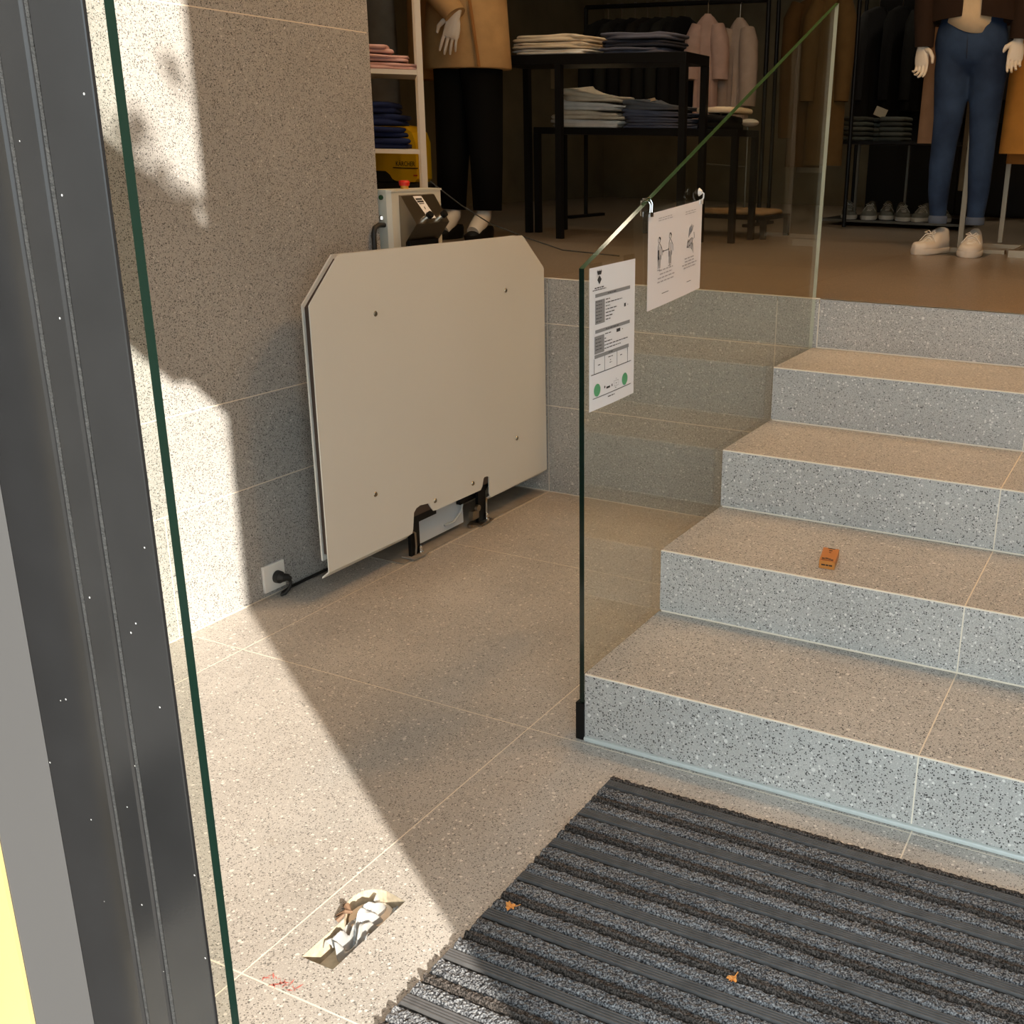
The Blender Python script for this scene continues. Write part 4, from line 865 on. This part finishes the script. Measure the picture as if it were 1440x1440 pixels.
# tall black cabinet closing the view behind the jeans table
bc = thing('wall_cabinet', 'tall black cabinet with plain doors along the dark back of the shop', 'cabinet', (0.0, 7.4, ZU))
build(B((-1.33, 7.22, ZU+.0005), (1.6, 7.6, 2.9)), 'body', BLACKCLOTH, bc)
for k in range(4): build(B((-1.32+.73*k, 7.20, ZU+.02), (-.60+.73*k, 7.2195, 2.88)), 'door', BLACK, bc)
# table with folded dark jeans and trainers beneath
tb = thing('display_table', 'low black table on thin steel legs with dark folded jeans and trainers below', 'table', (-.75, 5.7, ZU))
build(B((-1.17, 5.40, 1.375), (-.20, 6.05, 1.395), bev=.002), 'table_top', BLACK, tb); build(B((-1.15, 5.40, ZU+.028), (-.22, 6.05, ZU+.04)), 'lower_shelf', BLACK, tb)
TS = mat('thin_steel', srgb(110, 108, 100), .4, .7)
for x in (-1.155, -.215):
    for y_ in (5.41, 6.03): build(B((x-.008, y_-.008, ZU+.0005), (x+.008, y_+.008, 1.375)), 'leg', TS, tb)
for x, y_ in ((-.945, 5.5), (-.70, 5.9)): build(B((x-.008, y_-.008, ZU+.04), (x+.008, y_+.008, 1.375)), 'strut', TS, tb)
build(B((-1.15, 5.392, ZU+.026), (-.22, 5.40, ZU+.041)), 'shelf_edge', TS, tb)
DJ = [cloth('dark_denim_%s' % a, c_) for a, c_ in (('one', (76, 80, 74)), ('two', (64, 66, 61)), ('three', (84, 86, 80)))]
for s_, (xa, xb, ya, nst, nm) in enumerate(((-1.06, -.90, 5.44, 5, 'left'), (-.82, -.64, 5.44, 5, 'middle'), (-.56, -.40, 5.46, 4, 'right'), (-.98, -.80, 5.75, 5, 'rear'))):
    z = 1.3955
    for k in range(nst):
        folded('folded_jeans', xa, xb, ya, ya+.28, z, .028, DJ[(k+s_) % 3], '%s pair of dark folded jeans in the %s stack on the thin legged table' % (('lowest', 'second', 'third', 'fourth', 'topmost')[k if k < nst-1 else 4], nm), 'dark jeans on the table', 1, .35, 80+9*s_+k, 'jeans'); z += .031
for k, (x, y_, z) in enumerate(((-.85, 5.62, 1.58), (-.50, 5.56, 1.57))):
    o = build(B((x-.04, y_, z-.03), (x+.04, y_+.003, z+.03)), 'price_card', mat('grey_card', srgb(160, 154, 136), .8), loc=(x, y_, z)); o.rotation_euler = (-.2, .35, .1)
    tag(o, ('tilted grey price card above the middle jeans stack', 'tilted price card above the right jeans stack')[k], 'card')
# trainers
def small_shoe(name, base, yaw, label, first=None):
    if first is not None: r = dup(first, base, label, 'trainers under the jeans table'); r.rotation_euler = (0, 0, yaw); return r
    t = thing(name, label, 'shoe', base, 'trainers under the jeans table'); LOC[t.name] = Vector((0,0,0))
    tmp = MB(); mb, s2, l3, _, up, sole = sneaker(None, 'upper', (0,0,0), 0.0, .25)
    a = build(mb, 'upper', mat('dark_trainer', srgb(100, 98, 88), .7), t, smooth=True, angle=180); build(s2, 'sole', mat('grey_sole', srgb(190, 184, 170), .6), t, smooth=True); build(l3, 'laces', mat('trainer_laces', srgb(160, 155, 142), .8), t, smooth=True, kind='stuff')
    t.rotation_euler = (0, 0, yaw); return t
zS = ZU + .0405
f0 = small_shoe('trainer', (-1.00, 5.56, zS), .35, 'leftmost dark trainer on the shelf below the jeans table')
for k, (x, y_, yw, lb_) in enumerate(((-.855, 5.56, .1, 'second dark trainer from the left under the jeans table'), (-.765, 5.68, .2, 'third dark trainer, set back under the jeans table'), (-.63, 5.56, .35, 'fourth dark trainer from the left under the jeans table'), (-.50, 5.57, -.1, 'fifth dark trainer from the left under the jeans table'), (-.395, 5.66, .5, 'rightmost dark trainer under the jeans table'))):
    small_shoe('trainer', (x, y_, zS), yw, lb_, f0)

# low round plinth with a beige cloth, steel T-stand
pt = table('display_plinth', 'low dark plinth with a crumpled beige cloth behind the notice', -1.75, -1.0, 3.87, 4.3, .975, .02, .03)
folded('beige_cloth', -1.42, -1.02, 3.88, 4.22, .9755, .028, cloth('beige_cloth', (150, 122, 88)), 'crumpled beige cloth on the low dark plinth', None, 1, 2.0, 91, 'cloth')
ts = thing('display_stand', 'thin steel T-shaped stand rising from the low plinth', 'stand', (-1.27, 4.25, .975))
mb = MB(); mb.tube([(-1.27, 4.25, .977), (-1.27, 4.25, 1.46)], .006, 8); build(mb, 'pole', TS, ts); mb = MB(); mb.tube([(-1.52, 4.25, 1.24), (-1.27, 4.25, 1.23)], .005, 8); build(mb, 'arm', TS, ts)
mb = MB(); mb.ellipsoid((-1.26, 4.25, 1.475), (.055, .05, .022)); build(mb, 'finial', SKIN, ts, smooth=True)

# mannequin in jeans, white sneakers, dark jacket
m2 = thing('mannequin', 'white mannequin in blue skinny jeans with a dark open jacket and white sneakers', 'mannequin', (.07, 3.62, ZU))
m = bpy.data.materials.new('blue_denim'); m.use_nodes = True; N = m.node_tree.nodes; L = m.node_tree.links; b = N['Principled BSDF']; b.inputs['Roughness'].default_value = .85; b.inputs['Specular IOR Level'].default_value = .2
tc = N.new('ShaderNodeTexCoord'); n1_ = N.new('ShaderNodeTexNoise'); n1_.inputs['Scale'].default_value = 5; n1_.inputs['Detail'].default_value = 6; L.new(tc.outputs['Object'], n1_.inputs[0])
rp = N.new('ShaderNodeValToRGB'); rp.color_ramp.elements[0].position = .35; rp.color_ramp.elements[0].color = srgb(22, 36, 60); rp.color_ramp.elements[1].position = .7; rp.color_ramp.elements[1].color = srgb(48, 68, 98); L.new(n1_.outputs['Fac'], rp.inputs[0]); L.new(rp.outputs[0], b.inputs['Base Color'])
n2_ = N.new('ShaderNodeTexNoise'); n2_.inputs['Scale'].default_value = 18; n2_.inputs['Detail'].default_value = 3; L.new(tc.outputs['Object'], n2_.inputs[0]); bp_ = N.new('ShaderNodeBump'); bp_.inputs['Strength'].default_value = .5; bp_.inputs['Distance'].default_value = .01; L.new(n2_.outputs['Fac'], bp_.inputs['Height']); L.new(bp_.outputs[0], b.inputs['Normal'])
DEN = m
mb = MB()
mb.loft([(.072,3.62,1.69,.10,.06),(.07,3.62,1.735,.155,.098),(.068,3.62,1.78,.168,.113),(.064,3.62,1.82,.170,.117),(.062,3.62,1.88,.160,.11),(.062,3.62,1.925,.145,.10)], 28)
mb.tube([(-.004,3.62,1.80),(-.008,3.615,1.70),(-.006,3.61,1.60),(-.005,3.605,1.49),(-.012,3.60,1.38),(-.018,3.605,1.26),(-.020,3.615,1.15),(-.014,3.62,1.05),(-.012,3.62,1.005)], [.085,.086,.080,.070,.062,.058,.052,.043,.041], 20)
mb.tube([(.142,3.62,1.80),(.158,3.615,1.70),(.158,3.61,1.60),(.162,3.605,1.49),(.166,3.60,1.38),(.168,3.605,1.26),(.170,3.615,1.15),(.168,3.62,1.05),(.167,3.62,1.005)], [.085,.086,.080,.070,.062,.058,.052,.043,.041], 20)
jn = build(mb, 'jeans', DEN, m2, smooth=True, angle=180)
md = jn.modifiers.new('remesh', 'REMESH'); md.mode = 'VOXEL'; md.voxel_size = .008; md.use_smooth_shade = True; sm = jn.modifiers.new('smooth', 'SMOOTH'); sm.iterations = 16
mb = MB(); mb.tube([(.064,3.512,1.865),(.066,3.506,1.82),(.068,3.508,1.77),(.068,3.52,1.745)], .003, 6); build(mb, 'fly_seam', mat('seam', srgb(30,42,64), .9), jn)
mb = MB(); mb.loft([(.062,3.62,1.905,.150,.105),(.062,3.62,1.928,.149,.104)], 28); build(mb, 'waistband', DEN, jn, smooth=True)
for x in (-.012, .167):
    mb = MB(); mb.loft([(x,3.62,.998,.044,.047),(x,3.62,1.002,.046,.049),(x,3.62,1.03,.046,.049),(x,3.62,1.034,.043,.046)], 20); build(mb, 'cuff', mat('denim_cuff', srgb(74, 86, 106), .9), jn, smooth=True)
for x, yw, s_ in ((-.03, -.35, -1), (.167, .02, 1)):
    worn_sneaker(m2, (x, 3.60, ZU+.0008), yw, s_)
# body of the mannequin (torso, neck, arms) as one skin, mostly under its clothes
mb = MB(); mb.loft([(.062,3.62,1.86,.135,.09),(.06,3.62,1.96,.122,.085),(.06,3.62,2.05,.118,.085),(.06,3.62,2.2,.15,.10),(.06,3.62,2.33,.165,.095),(.06,3.62,2.38,.10,.07),(.06,3.62,2.42,.05,.05)], 26); build(mb, 'torso', SKIN, m2, smooth=True, angle=180)
mb = MB(); mb.loft([(.062,3.62,1.905,.135,.118),(.062,3.62,1.93,.131,.117),(.061,3.62,2.0,.127,.108),(.06,3.62,2.1,.13,.105),(.06,3.62,2.3,.155,.11)], 30); 
mb.v = [(x, y_, z - (.055*max(0, math.cos((x-.10)/.09)) if z < 1.92 and abs(x-.10) < .14 and y_ < 3.6 else 0)) for x, y_, z in mb.v]
build(mb, 'top', cloth('cream_top', (196, 176, 146)), m2, smooth=True, angle=180)
JK = cloth('dark_brown_jacket', (40, 27, 19))
for s_, (xa, xb) in ((-1, (-.13, .03)), (1, (.115, .26))):
    mb = MB(); R = []
    for z, k in ((1.905, 1.0), (1.93, 1.0), (2.05, .97), (2.2, 1.0), (2.36, .95)):
        ring = []
        for i in range(11):
            t = i/10; x = .062 + (xa-.062 if s_ < 0 else xb-.062)*k + (xb-xa)*t*(1 if s_ < 0 else -1)*k; yy = 3.62 - .125*math.sqrt(max(0.04, 1-((x-.062)/.215)**2)); ring.append((x, yy, z + (.02*t if z < 1.92 else 0)))
        for i in range(10, -1, -1): ring.append((ring[i][0], ring[i][1]+.012 + .10*(i < 2), ring[i][2]))
        R.append(ring)
    mb.rings(R); build(mb, 'jacket_front', JK, m2, smooth=True, angle=60)
mb = MB(); mb.loft([(.062,3.655,1.90,.195,.10),(.062,3.655,2.1,.19,.10),(.062,3.655,2.3,.20,.10)], 24); build(mb, 'jacket_back', JK, m2, smooth=True)
mb = MB(); mb.tube([(-.13,3.62,2.33),(-.155,3.60,2.15),(-.155,3.58,1.95),(-.142,3.56,1.82),(-.142,3.56,1.80)], [.06,.058,.052,.044,.043], 14); build(mb, 'sleeve', JK, m2, smooth=True)
mb = MB(); mb.tube([(.25,3.62,2.33),(.275,3.60,2.15),(.285,3.60,1.95),(.280,3.60,1.83)], [.06,.058,.052,.044], 14); build(mb, 'sleeve', JK, m2, smooth=True)
hand(m2, (-.150, 3.555, 1.80), (.10, -.10, -1), (1, -.35, .0), .17, curl=.5, spread_=-.15)
hand(m2, (.278, 3.595, 1.82), (-.08, -.10, -1), (-1, -.35, .0), .17, curl=-.5, spread_=-.15)
SP = mat('pale_steel', srgb(160, 148, 128), .4, .5)
build(B((.078, 3.72, ZU+.02), (.102, 3.735, 1.70)), 'support_post', SP, m2); build(B((-.10, 3.55, ZU+.0003), (.24, 3.82, ZU+.0008)), 'glass_base', TS, m2)
build(B((-.14, 3.78, ZU+.0009), (.30, 3.83, ZU+.02)), 'base_bar', SP, m2)

# coats behind and beside it
hung('hanging_coat', 'rose tan coat hanging behind the left leg of the jeans mannequin', -.20, 4.25, 2.25, 1.375, .055, .085, .05, cloth('rose_tan', (160, 126, 98), .3), sleeves=False, seed=6)
hung('hanging_coat', 'belted grey beige trench coat visible between the jeans legs', .005, 4.45, 2.25, 1.13, .075, .085, .05, cloth('trench', (124, 112, 92), .4), sleeves=False, seed=7)
mb = MB(); mb.tube([(-.035, 4.39, 1.36), (-.02, 4.375, 1.30), (.01, 4.37, 1.27), (.03, 4.375, 1.22)], .010, 8); bl = build(mb, 'coat_belt', BLACK, loc=(0, 4.38, 1.29), smooth=True); tag(bl, 'dark knotted belt hanging on the trench coat between the jeans legs', 'belt')
MUS = cloth('mustard_wool', (184, 128, 58), .2)
t = hung('hanging_coat', 'mustard yellow coat hanging at the right edge beside the jeans mannequin', .345, 4.05, 2.35, 1.33, .12, .165, .08, MUS, sleeves=False, seed=8)
hung('hanging_coat', 'darker mustard coat showing below the first at the right edge', .37, 4.16, 2.3, 1.28, .12, .165, .06, cloth('dark_mustard', (158, 104, 50), .2), sleeves=False, seed=9)
r4 = thing('garment_rail', 'pale steel garment rail carrying the mustard coats at the right edge', 'rail', (.5, 4.3, ZU))
mb = MB(); mb.tube([(-.35, 4.3, 2.42), (1.0, 4.3, 2.42)], .013, 10); build(mb, 'rail_bar', SP, r4)
for x in (.20, 1.0): build(B((x-.012, 4.29, ZU+.02), (x+.012, 4.31, 2.42)), 'post', SP, r4)
build(B((.10, 4.15, ZU+.0005), (1.1, 4.19, ZU+.022)), 'foot_bar', SP, r4)
build(B((.34, 3.62, ZU+.0005), (.75, 3.66, ZU+.035)), 'foot_bar', SP, r4); build(B((.345, 3.66, ZU+.0005), (.37, 4.30, ZU+.03)), 'foot_bar', SP, r4)
# thin wall cable drooping behind the lift
mb = MB(); pts = [(-2.10, 2.32, 1.16), (-1.95, 2.34, 1.06), (-1.80, 2.36, .98), (-1.62, 2.40, .92), (-1.45, 2.42, .875), (-1.2, 2.5, ZU+.006)]
mb.tube(pts, .003, 6); wc = build(mb, 'loose_cord', mat('cord', srgb(40, 42, 40), .6), loc=pts[0], smooth=True); tag(wc, 'thin dark cord drooping from the white rack down to the shop floor', 'cord')
